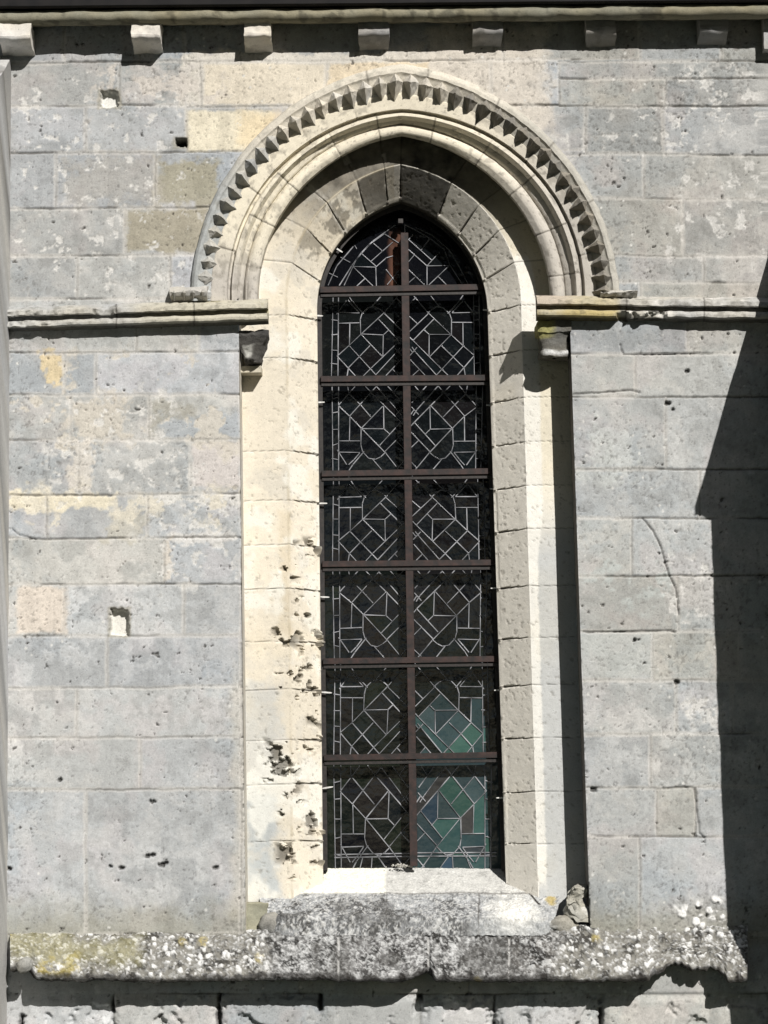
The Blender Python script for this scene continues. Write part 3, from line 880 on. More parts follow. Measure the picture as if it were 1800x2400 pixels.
def zz(v, y=.05): return P(900, v, y)[2]
cx = P(1295, 800, .08)[0]
def gcol(g, c):
    U, V = UV(g); n = fbm(g[..., 0], g[..., 1], g[..., 2], 14, 3, 602)
    c = mix(c, A(176, 170, 110), sm(798, 788, V) * sm(1315, 1285, U + n * 12) * .85)
    return mix(c, A(232, 231, 226), rag(U, V, 1275, 818, 1335, 832, n * 6, 4) * .9)
cap = ring_solid('capital', cx + .005, .09, [(zz(845), .012, 0), (zz(845), .092, .1), (zz(838), .098, .1), (zz(831), .094, .1), (zz(829), .082, .2), (zz(815), .084, .5), (zz(800), .088, .8), (zz(791), .092, .9), (zz(789), .100, 1), (zz(768), .104, 1), (zz(764), .100, 1), (zz(764), .01, 1)], church, M_LICH, A(120, 116, 106), seed=601, amp=.009, colf=gcol, label='weathered right capital with a yellow green lichened top slab')
cx = P(592, 800, .08)[0]
def gcol2(g, c):
    U, V = UV(g); n = fbm(g[..., 0], g[..., 1], g[..., 2], 14, 3, 612)
    c = mix(c, A(200, 198, 188), rag(U, V, 574, 812, 590, 835, n * 5, 4))
    return c
def brk(g):
    g = g.copy(); n = fbm(g[..., 0], g[..., 1], g[..., 2], 9, 4, 613, .6)
    g[..., 1] += .05 * sm(0, .5, n) * sm(zz(785), zz(800), g[..., 2]); return g
capl = ring_solid('capital', cx, .085, [(zz(843), .010, 0), (zz(843), .050, .1), (zz(826), .062, .3), (zz(808), .078, .6), (zz(790), .088, .9), (zz(786), .092, 1), (zz(774), .092, 1), (zz(772), .01, 1)], church, M_LICH, A(88, 86, 82), seed=611, amp=.012, colf=gcol2, mod=brk, label='broken left capital blackened with crust')
# ledge added under the left capital to cast a shadow
box_stone('shadow_ledge', P(562, 852, .1)[0], P(612, 852, .1)[0], .10, .23, zz(866, .1), zz(851, .1), church, M_FINE, A(214, 206, 186), step=.01, amp=.003, seed=620)

def base_right():
    c = P(1354, 2130, .07)
    def mod(g):
        g = g.copy(); n = fbm(g[..., 0], g[..., 1], g[..., 2], 9, 4, 633, .6)
        g[..., 0] += n * .035; g[..., 1] += n * .02 + .03 * sm(.1, .5, fbm(g[..., 0], g[..., 1], g[..., 2], 14, 3, 634)); return g
    b = ring_solid('column_base', c[0], .09, [(zz(2168), 0.008, .4), (zz(2168), 0.084, .5), (zz(2150), 0.076, .3), (zz(2130), 0.068, .2), (zz(2112), 0.054, 0), (zz(2104), 0.058, 0), (zz(2092), 0.064, .2), (zz(2084), 0.053, 0), (zz(2082), 0.008, 0)], church, M_LICH, A(176, 172, 158), seed=631, amp=.022, dirt=.7, white=.5, mod=mod, label='eroded right column base crusted with lichen')
    c = P(596, 2140, .10)
    ring_solid('column_base', c[0], .13, [(zz(2185), .01, .8), (zz(2185), .085, .8), (zz(2112), .080, .9), (zz(2108), .01, .9)], church, M_WALL, A(168, 164, 140), seed=641, amp=.006, dirt=.3, label='squared stump of the left column base')
base_right()

# ------------------------------------------------------------------ sills
def lichen_col(g, c, seed, dens=0.0):
    x, y, z = g[..., 0], g[..., 1], g[..., 2]; U, V = UV(g)
    n = fbm(x, y, z, 3, 4, seed, .55); m = fbm(x, y, z, 20, 4, seed + 1, .65); f = fbm(x, y, z, 60, 3, seed + 2, .65)
    c = mix(c, A(78, 76, 72), sm(-.1, .5, m + .5 * f) * .7)
    c = mix(c, A(238, 238, 236), sm(.12, .32, f + .6 * m + .2 * n) * .7)
    return c, n, m, f

def build_glacis():
    # rows in photo pixels down the slope, with depth
    us = np.linspace(24, 1752, 640)
    rows = [(2166, .24), (2176, .02), (2181, -.005), (2200, -.045), (2240, -.12), (2272, -.185), (2284, -.205), (2292, -.207), (2298, -.195), (2297, -.15), (2292, -.10), (2290, .02)]
    lines = []
    for v, d in rows:
        vv = v + (12 - 20 * us / 1750 if v < 2190 else 2) + 0 * us
        lines.append(P(us, vv, d))
    cols = [lines[0]]
    for a, b in zip(lines[:-1], lines[1:]):
        n = max(1, int(math.ceil(np.linalg.norm(b - a, axis=1).max() / .006)))
        for q in range(1, n + 1): cols.append(a + (b - a) * q / n)
    g = np.stack(cols, 1)
    U, V = UV(g); x, y, z = g[..., 0].copy(), g[..., 1].copy(), g[..., 2].copy()
    t = np.broadcast_to(np.linspace(0, 1, g.shape[1])[None], U.shape)
    c = np.broadcast_to(A(140, 137, 128), g.shape).copy()
    n = fbm(x, y, z, 3, 4, 700, .55); m = fbm(x, y, z, 20, 4, 701, .65); f = fbm(x, y, z, 65, 3, 702, .65)
    mid = rag(U, V, 640, 2000, 1300, 2400, n * 30, 30)
    c = mix(c, A(128, 127, 124), mid)
    c = mix(c, A(112, 108, 102), rag(U, V, 1180, 2190, 1300, 2280, n * 20 + m * 10, 20) * .7)
    c = mix(c, A(120, 118, 116), rag(U, V, 800, 2200, 1000, 2290, n * 30 + m * 14, 20) * .6)
    c = mix(c, A(48, 46, 43), sm(.08, .42, m + .45 * f) * .8)
    c = mix(c, A(214, 214, 210), sm(.10, .4, f * .9 - .3 * m) * (.35 + .2 * mid))
    hf = fbm(x, y, z, 120, 2, 705, .7)
    c = mix(c, A(236, 236, 232), sm(.10, .35, hf + .5 * f + .25 * n) * mid * .4)
    c = mix(c, A(40, 39, 37), sm(.15, .45, -.5 * hf - .4 * f + .9 * m) * mid * .7)
    c = mix(c, A(88, 86, 82), sm(.0, .45, fbm(x, y, z, 7, 5, 708, .6)) * mid * .6)
    # crustose lichen blobs
    w1, i1 = worley(x, y, z, 26, 710); w2, i2 = worley(x, y, z, 55, 711)
    zone = 1 - .88 * mid
    b1 = sm(.50, .40, w1 + m * .16 + f * .05) * (i1 > .66 - .30 * n - .2 * m) * zone
    b2 = sm(.46, .34, w2 + f * .14) * (i2 > .58 + .30 * mid - .25 * n) * (zone * .75 + .25)
    wh = np.clip(b1 + b2, 0, 1)
    wh = wh * sm(-.75, -.1, n + .35 + zone * .3) * (.65 + .35 * i1)
    c = mix(c, A(240, 239, 234), wh * .92)
    ye = rag(U, V, 90, 2235, 185, 2285, n * 14 + m * 10, 10) * sm(-.3, .3, m + .2)
    for (a, b_) in ((427, 2208), (608, 2247), (1395, 2200), (475, 2205), (20, 2190), (1120, 2300)):
        ye = np.maximum(ye, sm(16, 6, np.hypot(U - a, V - b_) + m * 8))
    c = mix(c, A(186, 168, 92), np.clip(ye, 0, 1) * .6 * sm(-.6, .2, m + f))
    ol = rag(U, V, 30, 2190, 330, 2260, n * 30 + m * 14, 20) * .5
    c = mix(c, A(170, 164, 122), ol)
    # upright joints
    jl = np.full(U.shape, 99.)
    for q in (795, 1004, 1192): jl = np.minimum(jl, abs(U - q + n * 4 + f))
    c = mix(c, A(206, 204, 198), sm(4, 1.5, jl) * (V < 2290) * sm(2190, 2200, V) * sm(-.3, .2, m + f) * .7)
    c = mix(c, A(48, 45, 42), sm(2279, 2289, V + n * 6 + m * 5) * .75)
    # shape: erosion, bites at the lip
    lip = sm(.35, .62, t) 
    ns = fbm(x, 0 * y, 0 * z, 12, 4, 730, .6)
    bite = np.exp(-((U - 1006 + ns * 4) / np.where(U < 1006, 34., 9.)) ** 2) * .15 + np.clip(np.sin(np.clip((U - 1522) / 182., 0, 1) * math.pi), 0, 1) ** .6 * (.25 + .10 * ns) + sm(96, 60, U + ns * 10) * .18 + .012 * np.clip(ns + .2, 0, 1)
    sh = np.clip(bite, 0, .6) * lip
    # a bite shortens the slope: pull the lip back up along it
    g0 = g[:, :1]
    g = g0 + (g - g0) * (1 - sh)[..., None]
    # right return slopes down and out
    bump = .008 * m + .005 * f + .010 * n + wh * .006 - sm(4, 1, jl) * .01 + .004 * fbm(x, y, z, 40, 3, 720)
    fall = np.sin(np.clip(t * 1.0, 0, 1) * math.pi) ** .4
    g[..., 2] += bump * fall; g[..., 1] -= bump * fall * .8
    me_ = g.reshape(-1, 3)
    faces = [tuple(q) for q in grid_faces(*g.shape[:2])]
    k = g.shape[1]; faces.append(tuple(range(k))); faces.append(tuple((g.shape[0] - 1) * k + q for q in range(k - 1, -1, -1)))
    me = mesh_np('sill_weathering', me_, faces, c.reshape(-1, 3), True, M_LICH)
    return obj('sill_weathering', me, church, None)
build_glacis()

def build_sill():
    """inner sill: from the foot of the glass out to the wall face, wider in front"""
    n_t, n_s = 110, 420
    rows = []
    for t in np.linspace(0, 1, n_t):
        if t < .86:
            q = t / .86; d = .56 - .575 * q
            v = 2035 + (2150 - 2035) * q ** 1.0
            ul = 608 + 24 * sm(.6, 1, np.array(q)); ur = 1312 - 12 * sm(.6, 1, np.array(q))
        else:
            q = (t - .86) / .14; d = -.015 - .012 * q; v = 2150 + 44 * q; ul, ur = 632 + 6 * q, 1300
        us = np.linspace(ul, ur, n_s)
        rows.append(P(us, v + 0 * us, d))
    g = np.array(rows); U, V = UV(g); x, y, z = (g[..., k].copy() for k in range(3))
    n = fbm(x, y, z, 3, 4, 750, .55); m = fbm(x, y, z, 20, 4, 751, .65); f = fbm(x, y, z, 65, 3, 752, .65)
    c = np.broadcast_to(A(214, 212, 204), g.shape).copy()
    c = mix(c, A(164, 166, 166), sm(2085, 2100, V + n * 6) * .85)
    c = mix(c, A(118, 118, 117), rag(U, V, 690, 2120, 1110, 2260, n * 40 + m * 26, 24) * .6)
    c = mix(c, A(96, 94, 90), sm(.12, .5, m + .6 * f) * (.35 + .45 * sm(2080, 2110, V) * sm(1100, 900, U)))
    c = mix(c, A(232, 230, 222), sm(.15, .4, f + .3 * n) * .5)
    c = mix(c, A(250, 246, 228, 1.2), rag(U, V, 700, 2000, 903, 2092, n * 5 + m * 3, 4))
    hf = fbm(x, y, z, 120, 2, 755, .7)
    c = mix(c, A(238, 238, 234), sm(.08, .35, hf + .5 * f + .2 * n) * sm(2085, 2110, V) * .4)
    c = mix(c, A(46, 45, 43), sm(.18, .42, -.5 * hf - .4 * f + .9 * m) * sm(2085, 2110, V) * sm(1180, 1060, U) * .55)
    c = mix(c, A(96, 95, 92), sm(.0, .45, fbm(x, y, z, 7, 5, 758, .6)) * sm(2090, 2130, V) * sm(1200, 1080, U) * .65)
    spl = sm(90, 20, np.hypot((U - 1205), (V - 2150) * 1.1) + m * 26 + n * 18)
    c = mix(c, A(250, 247, 236), spl * .85)
    c = mix(c, A(196, 170, 80), sm(18, 7, np.hypot(U - 1292, V - 2107) + m * 7) * .7)
    jl = np.minimum(np.where(U > 700, abs(V - 2091 + n * 4), 99), np.where(V > 2091, abs(U - 1122 + n * 5), 99))
    jl = np.minimum(jl, np.where(V > 2091, abs(U - 905 + n * 3) + 1, 99))
    c = mix(c, A(100, 96, 90), sm(2.4, .8, jl) * .7 * (U > 900))
    # diagonal crack by the right jamb
    dd = abs((V - 2045) - (U - 1195) * 1.05 + n * 5) * (U > 1185) + 99 * (U <= 1185)
    c = mix(c, A(52, 48, 44), sm(5, 1.5, dd) * (V < 2120))
    c = mix(c, A(176, 178, 176), rag(U, V, 1100, 2160, 1310, 2200, m * 6, 8) * .5)
    bk = .35 + .65 * sm(2070, 2110, V)
    g[..., 2] += (.010 * n + .006 * m + .004 * f) * bk - sm(3, 1, jl) * .006; g[..., 1] -= (.007 * m + .004 * f + .01 * n) * bk
    endr = sm(60, 0, U - 612) * 0 + sm(672, 625, U + m * 10) + sm(1278, 1308, U + m * 10); g[..., 2] -= endr * .030 * sm(2110, 2140, V); g[..., 1] += endr * .035 * sm(2120, 2150, V)
    # sides dropped down so the block is closed
    me = mesh_np('inner_sill', g.reshape(-1, 3), grid_faces(n_t, n_s, flip=True), c.reshape(-1, 3), True, M_LICH)
    obj('inner_sill', me, church)
build_sill()

# broken lumps along the front of the inner sill ends (rounded shoulders)
lump('shoulder_stone', P(634, 2166, .05), (.07, .07, .065), church, M_LICH, A(176, 174, 166), 761, .25, dirt=.8, white=1.)
lump('shoulder_stone', P(1318, 2168, .04), (.085, .070, .055), church, M_LICH, A(172, 168, 156), 762, .25, dirt=.6, white=.8)
lump('lip_stone', P(58, 2262, -.20), (.045, .04, .045), church, M_LICH, A(168, 165, 155), 763, .2, dirt=.3)

# ------------------------------------------------------------------ corbel table, cornice and gutter
def corbel(u0, u1, vt, vb, proj, seed):
    xa = P(u0, vt, -proj)[0]; xb = P(u1, vt, -proj)[0]
    zt = P(u0, vt, -proj)[2]; zb = P(u0, vb, -.02)[2]; h = zt - zb
    sec = [(.02, zt + .05), (-proj, zt + .05), (-proj, zt - h * .34), (-proj * 1.03, zt - h * .36), (-proj * 1.0, zt - h * .50), (-proj * .88, zt - h * .60), (-proj * .68, zt - h * .69), (-proj * .42, zt - h * .78), (-proj * .16, zt - h * .88), (.02, zb)]
    pa = [(xa, y, z) for y, z in sec]; pb = [(xb, y, z) for y, z in sec]
    extrude_x('corbel', pa[::-1], pb[::-1], church, M_FINE, A(236, 230, 218) if u0 < 700 else A(170, 166, 158), step=.01, amp=.008, seed=seed, cyc=True, dirt=.35, s=12)  # sunlit left corbels paler, shaded right ones darker in base colour
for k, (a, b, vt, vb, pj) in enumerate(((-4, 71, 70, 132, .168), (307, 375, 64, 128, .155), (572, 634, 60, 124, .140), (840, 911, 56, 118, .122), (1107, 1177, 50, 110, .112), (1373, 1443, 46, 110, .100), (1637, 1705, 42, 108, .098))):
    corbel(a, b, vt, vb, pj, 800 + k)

xa, xb = P(-160, 20, 0)[0], P(1900, 20, 0)[0]
def row(u, v, d): return P(u, v, d)
sec = [(.03, 66), (-.150, 62), (-.175, 55), (-.190, 48), (-.196, 40), (-.190, 32), (-.175, 27), (.03, 20)]
def ends(du, sec, u): 
    return [(P(u, 60, 0)[0], y, P(u, v + du, y)[2]) for y, v in sec]
extrude_x('cornice', ends(-1, sec, -120)[::-1], ends(-20, sec, 1900)[::-1], church, M_WALL, A(150, 144, 122), step=.012, amp=.006, seed=820, cyc=True, dirt=.7)
sec2 = [(.03, 23), (-.13, 23), (-.205, 22), (-.226, 15), (-.23, -4), (-.23, -60), (.03, -60)]
extrude_x('eaves_gutter', ends(0, sec2, -120)[::-1], ends(-17, sec2, 1900)[::-1], church, M_GUT, A(20, 20, 20), step=.05, amp=.001, seed=830, cyc=True)

# ------------------------------------------------------------------ buttresses left and right (mostly outside the picture)
def buttress(x0, x1, prof_yz, seed, name='buttress', base=A(206, 204, 198), label=None):
    pa = [(x0, y, z) for y, z in prof_yz]; pb = [(x1, y, z) for y, z in prof_yz]
    def colf(g, c):
        U, V = UV(g); n = fbm(g[..., 0], g[..., 1], g[..., 2], 9, 4, seed + 3)
        j = np.minimum.reduce([abs(g[..., 2] - q + n * .006) for q in np.arange(.3, 7, .29)])
        return mix(mix(c, A(120, 118, 112), sm(-.1, .5, n + fbm(g[..., 0], g[..., 1], g[..., 2], 30, 3, seed + 7)) * .6), A(90, 86, 80), sm(.014, .004, j) * .8)
    return extrude_x(name, pa[::-1], pb[::-1], church, M_WALL, base, step=.03, amp=.004, seed=seed, cyc=True, colf=colf, label=label)
xl = P(21, 1200, 0)[0]
zt = P(21, 140, 0)[2]
buttress(xl - 1.1, xl, [(.05, 0), (-.75, 0), (-.75, zt - .5), (-.02, zt), (.05, zt)], 900, label='left buttress of the bay')
xr = P(1836, 1200, 0)[0]
def zq(v): return P(1800, v, 0)[2]
# sized from the shadow it throws on the wall
SX = 0.5; SZ = 0.8; MP = 1 / (P(1001, 1200, 0)[0] - P(1000, 1200, 0)[0])
def caster(u, v):
    """the point on the inner arris of the buttress whose shadow falls on wall pixel u, v -> (y, z)"""
    w = P(u, v, 0); d = (xr - w[0]) / SX
    return (-d, w[2] + SZ * d)
c0 = caster(1800, 600); c1 = caster(1630, 1205); c2 = caster(1665, 1212); c3 = caster(1690, 1850)
buttress(xr, xr + 1.1, [(.05, 0), (c3[0] + .0, 0), (c3[0], c3[1] - .8), (c2[0], c2[1] - .02), (c1[0], c1[1]), (c1[0], c1[1] + .05), (c0[0], c0[1]), (.05, c0[1] + .3)], 910, label='right buttress of the bay')
# kneeler stone at the top right corner, shading the wall end
ck = caster(1772, 150)
box_stone('kneeler', xr, xr + .5, ck[0], .03, ck[1], ck[1] + .7, church, M_WALL, A(180, 176, 168), step=.03, amp=.004, seed=920)

# ------------------------------------------------------------------ the window
DG, DB = 0.56, 0.44
def rect_sweep(name, outer, inner, d0, d1, parent, mat):
    ancs = [prof(*outer, d1, None, 728), prof(*outer, d0, None, 728), prof(*inner, d0, None, 728), prof(*inner, d1, None, 728)]
    g, _ = sweep(ancs, 60, 60, .5)
    me = mesh_np(name, g.reshape(-1, 3), grid_faces(*g.shape[:2], flip=True), None, False, mat)
    return obj(name, me, parent)
win_frame_out = (757, 743, 1143, 1187, 939, 472); win_frame_in = (765, 751, 1134, 1178, 939, 488)
VB_keep = VB; VB = 2040.0
win = rect_sweep('window', (756, 743, 1143.5, 1186, 939, 471), win_frame_in[:1] + (751, 1135, 1178, 939, 487), .46, .50, church, M_BLACK)
win['label'] = 'tall pointed window of dark leaded glass in rusty iron bars'
rect_sweep('frame_flange', (765, 751, 1135, 1178, 939, 487), (768, 754, 1132, 1175, 939, 491), .46, .57, win, M_BLACK)
VB = VB_keep

def mull(v): return 947.5 + (v - 520) * (970 - 947.5) / 1515.0
def bar(name, u0, v0, u1, v1, wpx, d0, d1, parent, mat, vertical=False):
    if vertical:
        q = [P(u0 - wpx / 2, v0, d0), P(u0 + wpx / 2, v0, d0), P(u1 + wpx / 2, v1, d0), P(u1 - wpx / 2, v1, d0)]
    else:
        q = [P(u0, v0, d0), P(u1, v1, d0), P(u1, v1 + wpx, d0), P(u0, v0 + wpx, d0)]
    v = [tuple(p) for p in q] + [(p[0], d1, p[2]) for p in q]
    f = [(3, 2, 1, 0), (0, 1, 5, 4), (1, 2, 6, 5), (2, 3, 7, 6), (3, 0, 4, 7), (4, 5, 6, 7)]
    bm = bmesh.new(); vs = [bm.verts.new(p) for p in v]; [bm.faces.new([vs[i] for i in t]) for t in f]
    bmesh.ops.recalc_face_normals(bm, faces=bm.faces)
    bmesh.ops.bevel(bm, geom=bm.edges[:], offset=.0018, segments=1, affect='EDGES')
    me = bpy.data.meshes.new(name); bm.to_mesh(me); bm.free(); me.materials.append(mat)
    return obj(name, me, parent)

bar('mullion', mull(545), 545, mull(2030), 2030, 18, DB + .015, DB + .045, win, M_IRON, True)
bar('mullion_web', mull(545) - 1, 545, mull(2030) - 1, 2030, 5, DB + .046, DG - .004, win, M_BLACK, True)
BARS = [(672, 665), (881, 878), (1103, 1097), (1315, 1311), (1543, 1537), (1769, 1762)]
for k, (vl, vr) in enumerate(BARS):
    ul = 750 + (vl - 672) * .008; ur = 1142 + (vr - 672) * .034
    bar('saddle_bar', ul, vl, ur, vr, 14, DB, DB + .03, win, M_IRON)
    bar('bar_angle', ul + 1, vl + 16.2, ur - 1, vr + 16.2, 8, DB + .012, DB + .034, win, M_BLACK)

Z2 = .2893
def z2(p): return (720 + p[0] * Z2, 860 + p[1] * Z2)
PA = [[(850, 880), (1000, 1050), (1190, 1235), (1290, 1330), (1385, 1410)], [(1000, 1065), (835, 1220)], [(1045, 1110), (875, 1285)], [(835, 1075), (910, 1145)],
      [(1000, 1055), (1040, 1020), (1080, 1000), (1130, 1010), (1180, 1060), (1195, 1110), (1195, 1235)], [(1205, 1055), (1380, 1055)], [(1205, 1140), (1380, 1140)], [(1290, 1140), (1290, 1330)],
      [(1205, 1050), (1250, 1000), (1290, 960)], [(1310, 960), (1390, 1070)], [(1380, 850), (1385, 1580)], [(1425, 850), (1438, 1580)],
      [(1382, 1235), (1430, 1235)], [(1384, 1365), (1434, 1360)], [(1384, 1480), (1436, 1470)], [(1384, 1000), (1430, 1010)], [(1384, 1120), (1430, 1110)],
      [(965, 1195), (1010, 1235), (1185, 1235)], [(1010, 1235), (1010, 1412)], [(1190, 1240), (1020, 1412)],
      [(835, 1245), (875, 1285), (1110, 1510), (1175, 1575)], [(870, 1340), (900, 1380), (1070, 1565)], [(835, 1245), (835, 1330), (875, 1380)], [(910, 1345), (855, 1400)], [(860, 1440), (980, 1570)],
      [(1120, 1330), (1205, 1415), (1300, 1510), (1310, 1575)], [(1290, 1335), (1070, 1565)], [(1385, 1415), (1240, 1572)], [(925, 1520), (875, 1575)], [(1100, 1000), (1010, 900)], [(1170, 1060), (1260, 960), (1300, 900)], [(840, 990), (900, 930)]]
T1R = [[(790, 265), (880, 310), (1000, 380), (1110, 465), (1155, 590), (1255, 745)], [(855, 350), (795, 415)], [(825, 390), (1010, 555)], [(990, 380), (925, 470)], [(1070, 490), (970, 600)], [(970, 600), (1150, 597)], [(1150, 597), (985, 755)], [(970, 600), (970, 755)], [(795, 445), (970, 600)], [(865, 515), (800, 590)], [(800, 610), (950, 755)], [(870, 695), (800, 755)], [(1065, 690), (1130, 755)], [(880, 290), (1010, 350), (1150, 470), (1240, 620), (1310, 760)],
       [(710, 270), (530, 400), (440, 490), (360, 600), (262, 755)], [(625, 340), (500, 430), (400, 545), (300, 755)], [(375, 605), (555, 610), (560, 760)], [(375, 610), (530, 760)], [(555, 610), (640, 535), (690, 520)], [(440, 500), (555, 600)], [(520, 560), (610, 480), (690, 410)], [(540, 420), (610, 480)], [(625, 340), (790, 445)], [(465, 705), (405, 760)], [(380, 435), (240, 600), (170, 755)], [(385, 435), (400, 460)], [(270, 530), (345, 570)], [(170, 655), (245, 690)], [(790, 265), (792, 760)], [(640, 630), (740, 760)], [(740, 640), (650, 750)]]

def flood(mask):
    lab = np.arange(mask.size).reshape(mask.shape).astype(np.int64) + 1
    lab[mask] = 0
    for _ in range(400):
        old = lab.copy()
        for ax, sh in ((0, 1), (0, -1), (1, 1), (1, -1)):
            r = np.roll(lab, sh, ax)
            if ax == 0: r[0 if sh == 1 else -1] = 0
            else: r[:, 0 if sh == 1 else -1] = 0
            lab = np.where(mask, 0, np.maximum(lab, r))
        if (lab == old).all(): break
    for _ in range(3):
        for ax, sh in ((0, 1), (0, -1), (1, 1), (1, -1)):
            r = np.roll(lab, sh, ax); lab = np.where(lab == 0, r, lab)
    return lab

def seg_strip(p, q, w, d0, d1, V_, F_):
    """raised lead strip between pixel points"""
    a = P(p[0], p[1], d1); b = P(q[0], q[1], d1)
    d = b - a; L = np.linalg.norm(d)
    if L < 1e-5: return
    d /= L; n = np.array([-d[2], 0, d[0]]) * w / 2
    a = a - d * w * .35; b = b + d * w * .35
    k = len(V_)
    for c in (a, b):
        for s, y in ((-1, d1), (-.45, d0), (.45, d0), (1, d1)):
            t = c + n * s; t[1] = y; V_.append(t)
    for s in range(3): F_.append((k + s, k + s + 1, k + 4 + s + 1, k + 4 + s))
    F_.append((k, k + 4, k + 7, k + 3)); F_.append((k + 3, k + 2, k + 1, k)); F_.append((k + 4, k + 5, k + 6, k + 7))

DARK = [(18, 22, 27), (20, 26, 30), (24, 28, 30), (16, 18, 24), (28, 32, 32), (30, 28, 30), (22, 30, 34), (14, 16, 20)]
TEAL = [(84, 128, 122), (72, 104, 104), (84, 106, 110), (66, 86, 92), (84, 84, 84), (84, 126, 116), (74, 98, 118), (78, 86, 92), (74, 98, 102), (66, 90, 94), (76, 108, 108)]
GREEN = [(26, 32, 30), (34, 34, 36), (26, 34, 32), (32, 34, 34), (20, 22, 30), (36, 34, 34), (24, 30, 34), (34, 42, 34)]

def panel(name, u0, v0, u1, v1, segs, pal, rs, top=False, tealbox=None):
    st = 1.7
    nu = int((u1 - u0) / st) + 2; nv = int((v1 - v0) / st) + 2
    us = np.linspace(u0, u1, nu); vs = np.linspace(v0, v1, nv)
    Ug, Vg = np.meshgrid((us[1:] + us[:-1]) / 2, (vs[1:] + vs[:-1]) / 2, indexing='ij')
    d = np.full(Ug.shape, 99.)
    for (p, q) in segs:
        dx, dy = q[0] - p[0], q[1] - p[1]; LL = dx * dx + dy * dy + 1e-9
        t = np.clip(((Ug - p[0]) * dx + (Vg - p[1]) * dy) / LL, 0, 1)
        d = np.minimum(d, np.hypot(Ug - p[0] - t * dx, Vg - p[1] - t * dy))
    lab = flood(d < 1.25)
    ids, inv = np.unique(lab, return_inverse=True); inv = inv.reshape(lab.shape)
    base = np.array([lin(np.array(pal[rs.randint(len(pal))]) * rs.uniform(.8, 1.15)) for _ in ids])
    c = base[inv]
    if tealbox is not None:
        tb = np.array([lin(np.array(TEAL[rs.randint(len(TEAL))]) * rs.uniform(.8, 1.1)) for _ in ids])
        cu = np.zeros(len(ids)); cv = np.zeros(len(ids)); cn = np.bincount(inv.ravel(), minlength=len(ids))
        cu = np.bincount(inv.ravel(), Ug.ravel(), len(ids)) / cn; cv = np.bincount(inv.ravel(), Vg.ravel(), len(ids)) / cn
        m = (cu > tealbox[0]) & (cv > tealbox[1]) & (cu < tealbox[2])
        c = np.where(m[inv][..., None], tb[inv], c)
    c = c * .42
    if top:
        n = fbm(Ug / 60, 0., Vg / 140, 1.5, 4, 44, .6)
        m = sm(22, 8, abs(Ug - 927 + (Vg - 600) * .06) + n * 12) * sm(525, 560, Vg) * sm(690, 660, Vg)
        c = mix(c, lin((112, 80, 66)) * (1 + .8 * n)[..., None], m * .55)
    gu, gv = np.meshgrid(us, vs, indexing='ij')
    verts = P(gu, gv, DG)
    f = grid_faces(nu, nv, flip=False)
    me = bpy.data.meshes.new(name)
    me = mesh_np(name, verts.reshape(-1, 3), f, None, False, M_GLASS)
    ca = me.color_attributes.new('Col', 'FLOAT_COLOR', 'CORNER')
    c4 = np.ones((len(f), 4, 4), np.float32); c4[:, :, :3] = c.reshape(-1, 1, 3)
    ca.data.foreach_set('color', c4.ravel())
    obj(name, me, win)
    V_, F_ = [], []
    for p, q in segs: seg_strip(p, q, .0072 + .0012 * math.sin(p[0] * 1.7 + p[1]), DG - .0065, DG - .0015, V_, F_)
    me = mesh_np('lead_came', np.array(V_), F_, None, False, M_LEAD)
    obj('lead_came', me, win)

def clip_poly(poly, u0, v0, u1, v1):
    out = []
    for p, q in zip(poly[:-1], poly[1:]):
        t0, t1 = 0., 1.; dx, dy = q[0] - p[0], q[1] - p[1]; ok = True
        for a, b in ((-dx, p[0] - u0), (dx, u1 - p[0]), (-dy, p[1] - v0), (dy, v1 - p[1])):
            if abs(a) < 1e-9:
                if b < 0: ok = False
            else:
                r = b / a
                if a < 0: t0 = max(t0, r)
                else: t1 = min(t1, r)
        if ok and t0 < t1: out.append(((p[0] + dx * t0, p[1] + dy * t0), (p[0] + dx * t1, p[1] + dy * t1)))
    return out

rs = np.random.RandomState(21)
allrows = [r[0] for r in BARS] + [2037]
for r in range(6):
    vt, vb = allrows[r], allrows[r + 1]
    flipv = (r % 2 == 1)
    for side in (-1, 1):
        mc = mull((vt + vb) / 2)
        u0, u1 = (mc, 1150 + (vt - 672) * .034) if side > 0 else (745 + (vt - 672) * .009, mc)
        segs = []
        jr = np.random.RandomState(100 + r * 2 + side)
        for poly in PA:
            pts = []
            for p in poly:
                X_, Y_ = z2(p)
                dx = X_ - 957.; ty = (Y_ - 1103) / 212.
                if flipv: ty = 1.10 - ty
                k = 1.0 + (r - 2) * .012
                pu, pv = mc + side * dx * k, vt + ty * (vb - vt)
                wx = float(fbm(np.array(pu / 45.), 0., np.array(pv / 45.), 1., 2, 66)); wy = float(fbm(np.array(pu / 45.), 0., np.array(pv / 45.), 1., 2, 67))
                pts.append((pu + wx * 1.6, pv + wy * 1.6))
            segs += clip_poly(pts, u0, vt, u1, vb)
        if r == 5:
            if side > 0: segs += [((mc, 1999), (u1 - 25, 1998)), ((mc, 2007), (u1 - 25, 2006)), ((1092, 2006), (1104, 2037)), ((1060, 2006), (1062, 2037))]
            else: segs += [((u0 + 30, 2003), (mc, 2000)), ((u0 + 30, 2010), (mc, 2007)), ((850, 2010), (843, 2037)), ((872, 2010), (870, 2037))]
        pal = DARK if r < 3 else GREEN
        panel('glass_panel', u0, vt, u1, vb, segs, pal, rs, tealbox=((945, 1650, 1150) if side > 0 and r >= 4 else None))
segs = []
for poly in T1R:
    pts = [(720 + a * Z2, 450 + b * Z2) for a, b in poly]
    segs += list(zip(pts[:-1], pts[1:]))
panel('glass_panel', 740, 465, 1150, 672, segs, DARK, rs, top=True)

